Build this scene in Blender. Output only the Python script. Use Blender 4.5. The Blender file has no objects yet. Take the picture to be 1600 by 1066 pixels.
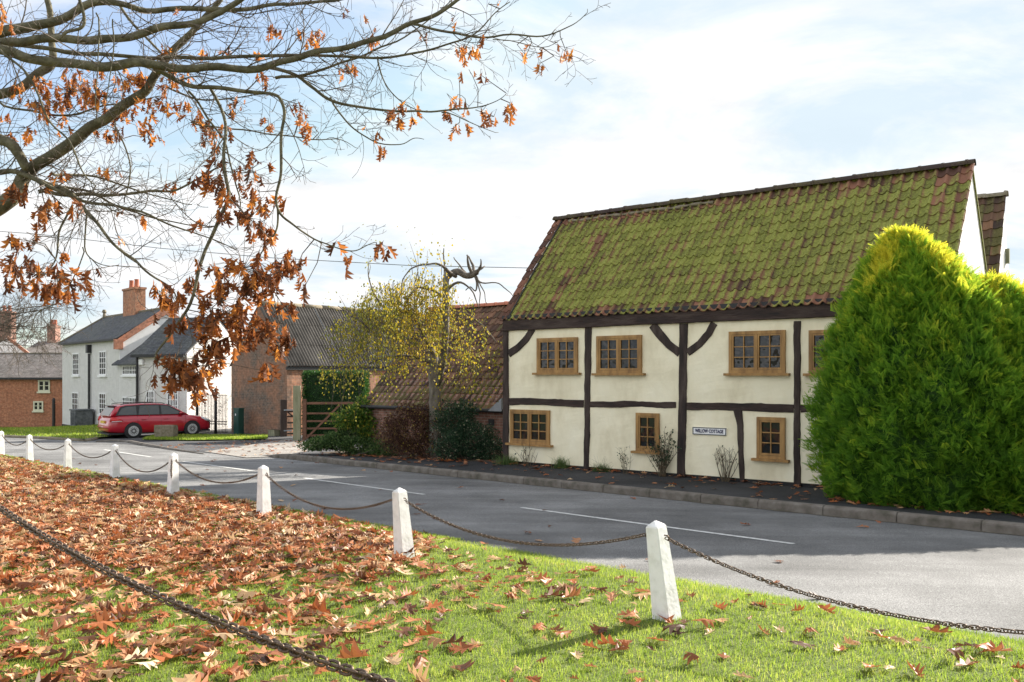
import bpy, bmesh, math, random
import numpy as np
from mathutils import Vector, Matrix, noise as mnoise
R = math.radians
rng = np.random.default_rng(7); random.seed(7)
scene = bpy.context.scene
COL = scene.collection

# ------------------------------------------------------------------ camera
CAMZ = 1.87; F = 1330.0; CX = 800.0; HY = 587.0
cd = bpy.data.cameras.new('camera'); cam = bpy.data.objects.new('camera', cd); COL.objects.link(cam)
cam.location = (0, 0, CAMZ); cam.rotation_euler = (R(90), 0, 0)
cd.sensor_width = 36; cd.lens = F * 36 / 1600; cd.shift_y = (HY - 533) / 1600
cd.clip_start = 0.05; cd.clip_end = 3000
scene.camera = cam

# ------------------------------------------------------------------ sky, sun, exposure
SUN_EL, SUN_AZ = R(29), math.atan2(0.80, 0.60)       # azimuth measured from +Y towards +X
w = bpy.data.worlds.new('World'); scene.world = w; w.use_nodes = True
nt = w.node_tree; nt.nodes.clear()
def nn(nt, t, **kw):
    n = nt.nodes.new(t)
    for k, v in kw.items():
        if k.startswith('i_'):
            key = k[2:].replace('_', ' ')
            n.inputs[int(key) if key.isdigit() else key].default_value = v
        else: setattr(n, k, v)
    return n
out = nn(nt, 'ShaderNodeOutputWorld'); bg = nn(nt, 'ShaderNodeBackground'); bg.inputs[1].default_value = 0.10
sky = nn(nt, 'ShaderNodeTexSky'); sky.sky_type = 'NISHITA'; sky.sun_disc = False
sky.sun_elevation = SUN_EL; sky.sun_rotation = SUN_AZ; sky.dust_density = 1.5; sky.ozone_density = 1.5
tc = nn(nt, 'ShaderNodeTexCoord'); sep = nn(nt, 'ShaderNodeSeparateXYZ'); nt.links.new(tc.outputs['Generated'], sep.inputs[0])
zc = nn(nt, 'ShaderNodeMath', operation='MAXIMUM', i_1=0.0); nt.links.new(sep.outputs[2], zc.inputs[0])
za = nn(nt, 'ShaderNodeMath', operation='ADD', i_1=0.22); nt.links.new(zc.outputs[0], za.inputs[0])
dx = nn(nt, 'ShaderNodeMath', operation='DIVIDE'); nt.links.new(sep.outputs[0], dx.inputs[0]); nt.links.new(za.outputs[0], dx.inputs[1])
dy = nn(nt, 'ShaderNodeMath', operation='DIVIDE'); nt.links.new(sep.outputs[1], dy.inputs[0]); nt.links.new(za.outputs[0], dy.inputs[1])
cb = nn(nt, 'ShaderNodeCombineXYZ'); nt.links.new(dx.outputs[0], cb.inputs[0]); nt.links.new(dy.outputs[0], cb.inputs[1])
mp = nn(nt, 'ShaderNodeMapping'); mp.inputs['Scale'].default_value = (0.75, 1.15, 1); mp.inputs['Rotation'].default_value = (0, 0, R(-12)); mp.inputs['Location'].default_value = (1.7, 0.4, 0)
nt.links.new(cb.outputs[0], mp.inputs[0])
n1 = nn(nt, 'ShaderNodeTexNoise', i_Scale=1.5, i_Detail=10.0, i_Roughness=0.60, i_Distortion=0.5); nt.links.new(mp.outputs[0], n1.inputs['Vector'])
rp = nn(nt, 'ShaderNodeValToRGB'); rp.color_ramp.elements[0].position = 0.41; rp.color_ramp.elements[1].position = 0.56
rp.color_ramp.elements[0].color = (0.16, 0.16, 0.16, 1); rp.color_ramp.elements[1].color = (1, 1, 1, 1)
nt.links.new(n1.outputs[0], rp.inputs[0])
# clouds opposite the sun, unseen behind the viewer, brightened to fill the shaded fronts
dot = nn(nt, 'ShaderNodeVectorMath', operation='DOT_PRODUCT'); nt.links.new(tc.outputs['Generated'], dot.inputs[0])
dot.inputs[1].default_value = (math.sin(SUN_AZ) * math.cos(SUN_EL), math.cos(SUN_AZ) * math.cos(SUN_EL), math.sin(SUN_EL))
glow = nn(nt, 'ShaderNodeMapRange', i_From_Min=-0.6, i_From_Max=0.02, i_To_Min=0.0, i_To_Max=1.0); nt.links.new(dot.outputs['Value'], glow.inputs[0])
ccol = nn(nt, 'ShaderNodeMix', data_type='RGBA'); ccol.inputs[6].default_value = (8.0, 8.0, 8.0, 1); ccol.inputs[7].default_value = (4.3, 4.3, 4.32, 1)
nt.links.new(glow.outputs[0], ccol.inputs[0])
n2 = nn(nt, 'ShaderNodeTexNoise', i_Scale=4.0, i_Detail=8.0, i_Roughness=0.6); nt.links.new(mp.outputs[0], n2.inputs['Vector'])
sh = nn(nt, 'ShaderNodeMapRange', i_From_Min=0.3, i_From_Max=0.7, i_To_Min=0.88, i_To_Max=1.12); nt.links.new(n2.outputs[0], sh.inputs[0])
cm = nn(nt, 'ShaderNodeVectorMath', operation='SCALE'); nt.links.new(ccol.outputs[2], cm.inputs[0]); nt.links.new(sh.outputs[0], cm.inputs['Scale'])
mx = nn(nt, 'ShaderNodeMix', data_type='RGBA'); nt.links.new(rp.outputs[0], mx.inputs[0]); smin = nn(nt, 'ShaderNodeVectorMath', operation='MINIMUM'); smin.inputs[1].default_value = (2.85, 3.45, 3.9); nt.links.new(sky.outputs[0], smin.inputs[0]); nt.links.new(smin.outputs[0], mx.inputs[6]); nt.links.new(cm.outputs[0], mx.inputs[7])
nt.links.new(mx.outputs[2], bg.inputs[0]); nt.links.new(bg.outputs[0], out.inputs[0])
sl = bpy.data.lights.new('sun', 'SUN'); sl.energy = 5.0; sl.angle = R(0.53); sl.color = (1.0, 0.93, 0.82)
so = bpy.data.objects.new('sun', sl); COL.objects.link(so)
SD = Vector((math.sin(SUN_AZ) * math.cos(SUN_EL), math.cos(SUN_AZ) * math.cos(SUN_EL), math.sin(SUN_EL)))
so.rotation_euler = SD.to_track_quat('Z', 'Y').to_euler(); so.location = (20, 10, 20)
scene.view_settings.view_transform = 'Standard'; scene.view_settings.look = 'None'; scene.view_settings.gamma = 1
scene.view_settings.exposure = 1.34

# ------------------------------------------------------------------ helpers
def P(x, y, Y):
    return Vector(((x - CX) / F * Y, Y, CAMZ - (y - HY) / F * Y))
def tag(o, label=None, cat=None, group=None, kind=None):
    if label: o['label'] = label
    if cat: o['category'] = cat
    if group: o['group'] = group
    if kind: o['kind'] = kind
    return o
def empty(name, loc, rz=0, label=None, cat=None, group=None):
    o = bpy.data.objects.new(name, None); COL.objects.link(o); o.location = loc; o.rotation_euler = (0, 0, rz)
    o.empty_display_size = 0.2
    tag(o, label, cat, group); return o
def link(name, me, parent=None):
    o = bpy.data.objects.new(name, me); COL.objects.link(o)
    if parent: o.parent = parent
    return o
def mesh_np(name, V, Fs, mat, parent=None, col=None, smooth=False):
    """V Nx3, Fs list of int arrays (n,3)/(n,4)"""
    V = np.asarray(V, dtype=np.float32)
    me = bpy.data.meshes.new(name)
    me.vertices.add(len(V)); me.vertices.foreach_set('co', V.ravel())
    Fs = [np.asarray(f, dtype=np.int32) for f in Fs if len(f)]
    loops = np.concatenate([f.ravel() for f in Fs]); tot = np.concatenate([np.full(len(f), f.shape[1], np.int32) for f in Fs])
    st = np.concatenate([[0], np.cumsum(tot)[:-1]]).astype(np.int32)
    me.loops.add(len(loops)); me.loops.foreach_set('vertex_index', loops)
    me.polygons.add(len(tot)); me.polygons.foreach_set('loop_start', st); me.polygons.foreach_set('loop_total', tot)
    me.polygons.foreach_set('use_smooth', np.full(len(tot), smooth, dtype=bool))
    me.update(calc_edges=True)
    if col is not None:
        a = me.color_attributes.new('Col', 'FLOAT_COLOR', 'POINT'); c = np.ones((len(V), 4), np.float32)
        c[:, :col.shape[1]] = col; a.data.foreach_set('color', c.ravel())
    me.materials.append(mat)
    return link(name, me, parent)
class MB:
    def __init__(s): s.v = []; s.f3 = []; s.f4 = []; s.fn = []
    def face(s, f):
        (s.f3 if len(f) == 3 else s.f4 if len(f) == 4 else s.fn).append(tuple(f))
    def box(s, x0, x1, y0, y1, z0, z1, M=None):
        b = len(s.v); c = [(x0,y0,z0),(x1,y0,z0),(x1,y1,z0),(x0,y1,z0),(x0,y0,z1),(x1,y0,z1),(x1,y1,z1),(x0,y1,z1)]
        if M is not None: c = [tuple(M @ Vector(p)) for p in c]
        s.v += c
        for f in ((0,3,2,1),(4,5,6,7),(0,1,5,4),(1,2,6,5),(2,3,7,6),(3,0,4,7)): s.f4.append(tuple(b+i for i in f))
        return s
    def frustum(s, a0, a1, z0, z1, cx=0, cy=0):
        b = len(s.v)
        for a, z in ((a0, z0), (a1, z1)): s.v += [(cx-a,cy-a,z),(cx+a,cy-a,z),(cx+a,cy+a,z),(cx-a,cy+a,z)]
        for f in ((0,3,2,1),(4,5,6,7),(0,1,5,4),(1,2,6,5),(2,3,7,6),(3,0,4,7)): s.f4.append(tuple(b+i for i in f))
        return s
    def quad(s, *p):
        b = len(s.v); s.v += [tuple(q) for q in p]; s.face(range(b, b+len(p))); return s
    def prism(s, poly, y0, y1, axis='y'):
        """poly of (a,z) extruded along axis"""
        b = len(s.v); n = len(poly)
        mk = (lambda a, z, t: (a, t, z)) if axis == 'y' else (lambda a, z, t: (t, a, z)) if axis == 'x' else (lambda a, z, t: (a, z, t))
        s.v += [mk(a, z, y0) for a, z in poly] + [mk(a, z, y1) for a, z in poly]
        s.fn.append(tuple(b+i for i in range(n))); s.fn.append(tuple(b+n+i for i in reversed(range(n))))
        for i in range(n): j = (i+1) % n; s.f4.append((b+j, b+i, b+n+i, b+n+j))
        return s
    def tube(s, pts, rad, n=6, cap=True):
        pts = [Vector(p) for p in pts]; m = len(pts)
        if not hasattr(rad, '__len__'): rad = [rad]*m
        b = len(s.v); up = None
        for i, p in enumerate(pts):
            d = (pts[min(i+1, m-1)] - pts[max(i-1, 0)])
            if d.length < 1e-9: d = Vector((0, 0, 1))
            d.normalize()
            if up is None: up = d.orthogonal().normalized()
            else:
                up = up - d*up.dot(d)
                up = d.orthogonal().normalized() if up.length < 1e-6 else up.normalized()
            q = d.cross(up)
            for k in range(n):
                a = 2*math.pi*k/n; s.v.append(tuple(p + (up*math.cos(a) + q*math.sin(a))*rad[i]))
        for i in range(m-1):
            for k in range(n):
                k2 = (k+1) % n; s.f4.append((b+i*n+k, b+i*n+k2, b+(i+1)*n+k2, b+(i+1)*n+k))
        if cap and n > 2:
            s.face([b+k for k in reversed(range(n))]); s.face([b+(m-1)*n+k for k in range(n)])
        return s
    def build(s, name, mat, parent=None, smooth=False, bevel=0):
        me = bpy.data.meshes.new(name); me.from_pydata(s.v, [], s.f3 + s.f4 + s.fn); me.update()
        if smooth: me.polygons.foreach_set('use_smooth', [True]*len(me.polygons))
        me.materials.append(mat); o = link(name, me, parent)
        bm = bmesh.new(); bm.from_mesh(me); bmesh.ops.recalc_face_normals(bm, faces=bm.faces)
        if bevel: bmesh.ops.bevel(bm, geom=list(bm.edges), offset=bevel, segments=2, affect='EDGES', clamp_overlap=True)
        bm.to_mesh(me); bm.free()
        return o
def copy_tree(o, parent=None):
    c = o.copy(); COL.objects.link(c); c.parent = parent
    for ch in o.children: copy_tree(ch, c)
    return c
def wobble(o, amp=0.006, sc=3.0, cuts=0, axis=None):
    me = o.data
    if cuts:
        bm = bmesh.new(); bm.from_mesh(me)
        ed = [e for e in bm.edges if e.calc_length() > 0.25]
        bmesh.ops.subdivide_edges(bm, edges=ed, cuts=cuts, use_grid_fill=True); bm.to_mesh(me); bm.free()
    for v in me.vertices:
        n = mnoise.noise_vector(v.co*sc)
        v.co += Vector(n)*amp
    me.update()

# ------------------------------------------------------------------ materials
def newmat(name):
    m = bpy.data.materials.new(name); m.use_nodes = True
    nt = m.node_tree; b = nt.nodes['Principled BSDF']; return m, nt, b
def ramp(nt, pts):
    r = nt.nodes.new('ShaderNodeValToRGB'); e = r.color_ramp.elements
    while len(e) < len(pts): e.new(0.5)
    for i, (p, c) in enumerate(pts): e[i].position = p; e[i].color = (*c, 1)
    return r
def noisy(name, cols, scale=8, rough=0.8, bump=0.2, bscale=None, detail=6, metal=0, coord='Object', stretch=(1,1,1), spec=0.5, bdist=0.01):
    m, nt, b = newmat(name)
    tc = nn(nt, 'ShaderNodeTexCoord'); mp = nn(nt, 'ShaderNodeMapping'); mp.inputs['Scale'].default_value = stretch
    nt.links.new(tc.outputs[coord], mp.inputs[0])
    n = nn(nt, 'ShaderNodeTexNoise', i_Scale=scale, i_Detail=detail, i_Roughness=0.6); nt.links.new(mp.outputs[0], n.inputs['Vector'])
    k = len(cols); r = ramp(nt, [(0.3 + 0.4*i/(max(1, k-1)), c) for i, c in enumerate(cols)])
    nt.links.new(n.outputs[0], r.inputs[0]); nt.links.new(r.outputs[0], b.inputs['Base Color'])
    b.inputs['Roughness'].default_value = rough; b.inputs['Metallic'].default_value = metal; b.inputs['Specular IOR Level'].default_value = spec
    if bump:
        n2 = nn(nt, 'ShaderNodeTexNoise', i_Scale=bscale or scale*4, i_Detail=5.0); nt.links.new(mp.outputs[0], n2.inputs['Vector'])
        bp = nn(nt, 'ShaderNodeBump', i_Strength=bump, i_Distance=bdist); nt.links.new(n2.outputs[0], bp.inputs['Height']); nt.links.new(bp.outputs[0], b.inputs['Normal'])
    return m
def wallcoord(nt):
    tc = nn(nt, 'ShaderNodeTexCoord'); s = nn(nt, 'ShaderNodeSeparateXYZ'); nt.links.new(tc.outputs['Object'], s.inputs[0])
    a = nn(nt, 'ShaderNodeMath', operation='ADD'); nt.links.new(s.outputs[0], a.inputs[0]); nt.links.new(s.outputs[1], a.inputs[1])
    c = nn(nt, 'ShaderNodeCombineXYZ'); nt.links.new(a.outputs[0], c.inputs[0]); nt.links.new(s.outputs[2], c.inputs[1]); return tc, c
def brick(name, c1, c2, mortar, scale=1.0, stain=None, stain_amt=0.5):
    m, nt, b = newmat(name); tc, c = wallcoord(nt)
    br = nn(nt, 'ShaderNodeTexBrick', i_Scale=scale, i_Mortar_Size=0.006, i_Brick_Width=0.225, i_Row_Height=0.078, i_Bias=0.0)
    br.inputs['Color1'].default_value = (*c1, 1); br.inputs['Color2'].default_value = (*c2, 1); br.inputs['Mortar'].default_value = (*mortar, 1)
    nt.links.new(c.outputs[0], br.inputs['Vector'])
    n = nn(nt, 'ShaderNodeTexNoise', i_Scale=0.9, i_Detail=8.0, i_Roughness=0.65); nt.links.new(tc.outputs['Object'], n.inputs['Vector'])
    rr = ramp(nt, [(0.42, (0, 0, 0)), (0.58, (1, 1, 1))]); nt.links.new(n.outputs[0], rr.inputs[0])
    mu = nn(nt, 'ShaderNodeMath', operation='MULTIPLY', i_1=stain_amt); nt.links.new(rr.outputs[0], mu.inputs[0])
    mx = nn(nt, 'ShaderNodeMix', data_type='RGBA'); mx.inputs[7].default_value = (*(stain or mortar), 1)
    nt.links.new(mu.outputs[0], mx.inputs[0]); nt.links.new(br.outputs['Color'], mx.inputs[6])
    n3 = nn(nt, 'ShaderNodeTexNoise', i_Scale=7.0, i_Detail=6.0); nt.links.new(tc.outputs['Object'], n3.inputs['Vector'])
    mr = nn(nt, 'ShaderNodeMapRange', i_From_Min=0.3, i_From_Max=0.7, i_To_Min=0.65, i_To_Max=1.3); nt.links.new(n3.outputs[0], mr.inputs[0])
    vm = nn(nt, 'ShaderNodeVectorMath', operation='SCALE'); nt.links.new(mx.outputs[2], vm.inputs[0]); nt.links.new(mr.outputs[0], vm.inputs['Scale'])
    nt.links.new(vm.outputs[0], b.inputs['Base Color']); b.inputs['Roughness'].default_value = 0.9
    bp = nn(nt, 'ShaderNodeBump', i_Strength=0.5, i_Distance=0.01, invert=True); nt.links.new(br.outputs['Fac'], bp.inputs['Height']); nt.links.new(bp.outputs[0], b.inputs['Normal'])
    return m
def leafmat(name, stops, trans=0.45, rough=0.6, boost=1.6):
    """colour by the random red channel of attribute Col, plus translucency"""
    m, nt, b = newmat(name)
    at = nn(nt, 'ShaderNodeAttribute', attribute_name='Col'); s = nn(nt, 'ShaderNodeSeparateColor'); nt.links.new(at.outputs['Color'], s.inputs[0])
    r = ramp(nt, stops); nt.links.new(s.outputs[0], r.inputs[0])
    nt.links.new(r.outputs[0], b.inputs['Base Color']); b.inputs['Roughness'].default_value = rough; b.inputs['Specular IOR Level'].default_value = 0.25
    t = nn(nt, 'ShaderNodeBsdfTranslucent'); v = nn(nt, 'ShaderNodeVectorMath', operation='SCALE'); v.inputs['Scale'].default_value = boost
    nt.links.new(r.outputs[0], v.inputs[0]); nt.links.new(v.outputs[0], t.inputs[0])
    mix = nn(nt, 'ShaderNodeMixShader', i_0=trans); nt.links.new(b.outputs[0], mix.inputs[1]); nt.links.new(t.outputs[0], mix.inputs[2])
    nt.links.new(mix.outputs[0], nt.nodes['Material Output'].inputs[0])
    return m
def glass(name, col=(0.012, 0.013, 0.015), rough=0.03, spec=0.5):
    m, nt, b = newmat(name); b.inputs['Base Color'].default_value = (*col, 1); b.inputs['Roughness'].default_value = rough
    b.inputs['Specular IOR Level'].default_value = spec; b.inputs['IOR'].default_value = 1.45
    tc = nn(nt, 'ShaderNodeTexCoord'); n = nn(nt, 'ShaderNodeTexNoise', i_Scale=6.0, i_Detail=1.0); nt.links.new(tc.outputs['Object'], n.inputs['Vector'])
    bp = nn(nt, 'ShaderNodeBump', i_Strength=0.25, i_Distance=0.02); nt.links.new(n.outputs[0], bp.inputs['Height']); nt.links.new(bp.outputs[0], b.inputs['Normal'])
    return m
M = {}
M['plaster'] = noisy('cream_render', [(0.66,0.59,0.41),(0.80,0.735,0.54),(0.84,0.785,0.60)], 1.6, 0.9, 0.9, 5, bdist=0.03, stretch=(1,1,.45), detail=10)
M['oldtimber'] = noisy('dark_timber', [(0.012,0.008,0.007),(0.035,0.022,0.018),(0.075,0.055,0.045)], 7, 0.85, 0.9, 30, stretch=(1,1,0.22), bdist=0.02)
M['oldtimberh'] = noisy('dark_timber_beam', [(0.012,0.008,0.007),(0.035,0.020,0.016),(0.07,0.05,0.04)], 7, 0.85, 0.9, 30, stretch=(0.22,1,1), bdist=0.02)
M['oak'] = noisy('oak_frame', [(0.18,0.09,0.024),(0.30,0.16,0.045),(0.40,0.225,0.07)], 9, 0.55, 0.15, 50, stretch=(1,1,0.2))
M['glass'] = glass('window_glass')
M['render'] = noisy('white_roughcast', [(0.60,0.585,0.56),(0.70,0.685,0.66)], 3, 0.95, 1.0, 16, bdist=0.06)
M['whitewash'] = noisy('white_gable', [(0.60,0.59,0.55),(0.78,0.77,0.74),(0.82,0.81,0.78)], 3, 0.9, 0.5, 5, stretch=(1,1,0.3), bdist=0.03)
M['whitepaint'] = noisy('white_paint', [(0.74,0.74,0.73),(0.84,0.84,0.84)], 4, 0.5, 0.05)
M['postwhite'] = noisy('white_post_paint', [(0.64,0.64,0.61),(0.80,0.80,0.79),(0.85,0.85,0.84)], 6, 0.7, 0.35, 28)
M['slate'] = brick('slate_roof', (0.05,0.055,0.065), (0.09,0.095,0.105), (0.025,0.025,0.03), 0.9, (0.10,0.105,0.09), 0.5)
M['brownslate'] = brick('brown_slate', (0.13,0.115,0.105), (0.20,0.18,0.165), (0.05,0.045,0.04), 0.9, (0.23,0.20,0.19), 0.6)
M['brick'] = brick('red_brick', (0.34,0.11,0.05), (0.46,0.18,0.09), (0.36,0.28,0.21), 1, (0.33,0.15,0.09), 0.35)
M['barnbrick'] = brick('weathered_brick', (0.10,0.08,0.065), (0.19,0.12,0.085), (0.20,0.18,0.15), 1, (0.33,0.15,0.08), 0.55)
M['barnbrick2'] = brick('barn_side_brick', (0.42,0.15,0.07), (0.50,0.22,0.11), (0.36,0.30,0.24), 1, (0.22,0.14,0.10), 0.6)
M['oldbrick'] = brick('old_brick', (0.22,0.10,0.07), (0.34,0.16,0.12), (0.34,0.30,0.25), 1.0, (0.12,0.09,0.07), 0.4)
M['verge'] = brick('verge_brick', (0.42,0.16,0.09), (0.48,0.20,0.12), (0.30,0.17,0.12), 1)
M['corrug'] = noisy('corrugated_cement', [(0.055,0.05,0.043),(0.105,0.095,0.083),(0.16,0.147,0.13)], 1.2, 0.9, 0.3, 20)
M['iron'] = noisy('black_iron', [(0.008,0.008,0.009),(0.02,0.02,0.022)], 10, 0.5, 0.1)
M['chain'] = noisy('rusty_chain', [(0.035,0.024,0.016),(0.11,0.075,0.05),(0.20,0.15,0.11)], 60, 0.5, 0.3, 90, metal=0.55)
M['lead'] = noisy('lead_flashing', [(0.22,0.24,0.27),(0.36,0.38,0.42)], 3, 0.5, 0.1)
M['brownwood'] = noisy('brown_stained_wood', [(0.10,0.045,0.025),(0.17,0.08,0.045)], 8, 0.75, 0.4, 40, stretch=(0.3,1,1))
M['greywood'] = noisy('weathered_post', [(0.14,0.15,0.08),(0.24,0.24,0.15),(0.30,0.29,0.20)], 6, 0.9, 0.5, 30, stretch=(1,1,0.25))
M['darkwood'] = noisy('dark_gate_post', [(0.035,0.022,0.02),(0.08,0.055,0.045)], 6, 0.85, 0.4, 30, stretch=(1,1,0.25))
M['greenmetal'] = noisy('green_cabinet', [(0.008,0.045,0.035),(0.014,0.065,0.05)], 3, 0.45, 0.05)
M['stone'] = noisy('mossy_stone', [(0.10,0.09,0.05),(0.20,0.17,0.12),(0.26,0.22,0.17)], 9, 0.95, 0.8, 20, bdist=0.03)
M['kerb'] = noisy('kerb_stone', [(0.075,0.070,0.05),(0.15,0.13,0.11),(0.21,0.19,0.165)], 4, 0.95, 0.5, 120)
M['bin'] = noisy('dark_grey_bin', [(0.05,0.055,0.06),(0.16,0.17,0.18)], 6, 0.7, 0.2)
M['terracotta'] = noisy('chimney_pot', [(0.38,0.12,0.07),(0.46,0.17,0.10)], 6, 0.8, 0.1)
M['black'] = noisy('black_paint', [(0.010,0.010,0.011),(0.022,0.022,0.024)], 8, 0.6, 0.1)
M['plinth'] = noisy('black_plinth', [(0.012,0.012,0.014),(0.03,0.03,0.032)], 6, 0.7, 0.2)

# ------------------------------------------------------------------ ground shape: s across the road, t along it (away to the left)
NS = np.array([0.741, 0.672]); ND = np.array([-0.672, 0.741])
def XY(s, t): return s*NS[0] + t*ND[0], s*NS[1] + t*ND[1]
def ST(x, y): return x*NS[0] + y*NS[1], x*ND[0] + y*ND[1]
_T = [-300, -30, 0, 4, 8, 14, 20, 26, 31, 36, 42, 60, 200]; _Z = [.5, .35, .02, -.06, -.16, -.30, -.43, -.56, -.66, -.72, -.78, -.92, -1.1]
def zr(s, t):
    s = np.asarray(s, float); t = np.asarray(t, float)
    a = np.interp(t, _T, _Z)
    cf = np.interp(t, [28, 40], [0.2, 0.12])
    z = a - cf*np.clip((s-6.6)/6, 0, 1)
    x, y = XY(s, t)
    return z - 0.6*np.clip((-22-x)/8, 0, 1)*np.clip((y-41)/11, 0, 1)
def s_edge(t): return np.interp(t, [-30, 2, 8, 14, 20, 31, 36, 41, 47, 70], [6.9, 6.8, 6.6, 6.5, 6.38, 6.3, 6.0, 5.0, 2.0, -12])
def zlawn(s, t):
    e = s_edge(t) - s
    b = 0.075*np.clip(e/0.5, 0, 1)
    return zr(np.minimum(s, 6.6), t) + b - 0.012 + 0.012*np.sin(s*1.9+t*0.7)*np.clip(e, 0, 1)
def zat(x, y): return float(zr(*ST(x, y)))
def gpt(px, py, z=None):
    """ground point seen at a pixel: used once to read positions, returns x,y,z on the ground"""
    Y = 10.0
    for _ in range(40):
        X = (px-CX)/F*Y; zz = zat(X, Y) if z is None else z
        Y = 0.5*Y + 0.5*(CAMZ-zz)/((py-HY)/F)
    return (px-CX)/F*Y, Y, zz
def strip(name, A, B, zf, mat, n=8, parent=None, kind='structure'):
    """A, B: lists of (s,t) of equal length; zf(s,t)"""
    A = np.array(A, float); B = np.array(B, float); V = []
    for i in range(n+1):
        f = i/n; q = A*(1-f) + B*f; z = zf(q[:,0], q[:,1]) if not isinstance(zf, tuple) else zf[0]*(1-f) + zf[1]*f
        x, y = XY(q[:,0], q[:,1]); V.append(np.stack([x, y, z], 1))
    m = len(A); V = np.concatenate(V); i, j = np.meshgrid(np.arange(n), np.arange(m-1), indexing='ij')
    a = (i*m+j).ravel(); Fq = np.stack([a, a+1, a+m+1, a+m], 1)
    o = mesh_np(name, V, [Fq], mat, parent, smooth=True)
    bm = bmesh.new(); bm.from_mesh(o.data); bmesh.ops.recalc_face_normals(bm, faces=bm.faces)
    if sum(f.normal.z for f in bm.faces) < 0: bmesh.ops.reverse_faces(bm, faces=bm.faces)
    bm.to_mesh(o.data); bm.free()
    if kind: o['kind'] = kind
    return o
def sheet_poly(name, pts, dz, mat, cuts=5):
    bm = bmesh.new(); vs = [bm.verts.new((x, y, 0)) for x, y in pts]; f = bm.faces.new(vs)
    if f.normal.z < 0 or f.calc_area() and True: f.normal_update()
    bmesh.ops.triangulate(bm, faces=bm.faces)
    for _ in range(3): bmesh.ops.subdivide_edges(bm, edges=[e for e in bm.edges if e.calc_length() > 0.8], cuts=1, use_grid_fill=True)
    bmesh.ops.triangulate(bm, faces=bm.faces)
    bmesh.ops.recalc_face_normals(bm, faces=bm.faces)
    if sum(f.normal.z for f in bm.faces) < 0: bmesh.ops.reverse_faces(bm, faces=bm.faces)
    for v in bm.verts: v.co.z = zat(v.co.x, v.co.y) + dz
    me = bpy.data.meshes.new(name); bm.to_mesh(me); bm.free(); me.materials.append(mat)
    o = link(name, me); o['kind'] = 'structure'; return o

def asphalt(name, c0, c1, patch=0.35):
    m, nt, b = newmat(name); tc = nn(nt, 'ShaderNodeTexCoord')
    n = nn(nt, 'ShaderNodeTexNoise', i_Scale=95.0, i_Detail=3.0, i_Roughness=0.7); nt.links.new(tc.outputs['Object'], n.inputs['Vector'])
    r = ramp(nt, [(0.36, tuple(x*0.55 for x in c0)), (0.5, c0), (0.66, c1)]); nt.links.new(n.outputs[0], r.inputs[0])
    n2 = nn(nt, 'ShaderNodeTexNoise', i_Scale=0.55, i_Detail=8.0, i_Roughness=0.62); nt.links.new(tc.outputs['Object'], n2.inputs['Vector'])
    mr = nn(nt, 'ShaderNodeMapRange', i_From_Min=0.3, i_From_Max=0.7, i_To_Min=1-patch, i_To_Max=1+patch); nt.links.new(n2.outputs[0], mr.inputs[0])
    v = nn(nt, 'ShaderNodeVectorMath', operation='SCALE'); nt.links.new(r.outputs[0], v.inputs[0]); nt.links.new(mr.outputs[0], v.inputs['Scale'])
    # pale worn lines running along the road
    mp = nn(nt, 'ShaderNodeMapping'); mp.inputs['Rotation'].default_value = (0, 0, R(-132.2)); mp.inputs['Scale'].default_value = (0.06, 0.9, 1)
    nt.links.new(tc.outputs['Object'], mp.inputs[0])
    n4 = nn(nt, 'ShaderNodeTexNoise', i_Scale=1.6, i_Detail=5.0); nt.links.new(mp.outputs[0], n4.inputs['Vector'])
    mr4 = nn(nt, 'ShaderNodeMapRange', i_From_Min=0.35, i_From_Max=0.65, i_To_Min=0.82, i_To_Max=1.18); nt.links.new(n4.outputs[0], mr4.inputs[0])
    v2 = nn(nt, 'ShaderNodeVectorMath', operation='SCALE'); nt.links.new(v.outputs[0], v2.inputs[0]); nt.links.new(mr4.outputs[0], v2.inputs['Scale'])
    nt.links.new(v2.outputs[0], b.inputs['Base Color']); b.inputs['Roughness'].default_value = 0.88; b.inputs['Specular IOR Level'].default_value = 0.3
    bp = nn(nt, 'ShaderNodeBump', i_Strength=0.6, i_Distance=0.008); nt.links.new(n.outputs[0], bp.inputs['Height']); nt.links.new(bp.outputs[0], b.inputs['Normal'])
    return m
M['road'] = asphalt('asphalt_road', (0.148,0.148,0.148), (0.32,0.318,0.31), 0.38)
M['pave'] = asphalt('dark_tarmac', (0.030,0.031,0.034), (0.075,0.075,0.078), 0.45)
M['yard'] = asphalt('yard_tarmac', (0.07,0.07,0.075), (0.15,0.15,0.15), 0.3)
M['concrete'] = asphalt('pale_gravel', (0.29,0.27,0.245), (0.35,0.33,0.305), 0.12)
M['paintline'] = noisy('road_paint', [(0.30,0.30,0.29),(0.62,0.62,0.60),(0.70,0.70,0.68)], 14, 0.8, 0.2, 90)
M['lawnbase'] = noisy('lawn_soil', [(0.06,0.085,0.018),(0.12,0.16,0.03),(0.18,0.19,0.06)], 14, 0.95, 0.9, 60, bdist=0.03)
M['earth'] = noisy('open_ground', [(0.05,0.07,0.02),(0.09,0.09,0.04),(0.10,0.12,0.04)], 0.6, 0.95, 0.5)
M['bed'] = noisy('garden_soil', [(0.03,0.022,0.014),(0.07,0.05,0.03),(0.10,0.06,0.035)], 9, 0.95, 0.9, 30, bdist=0.03)

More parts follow.
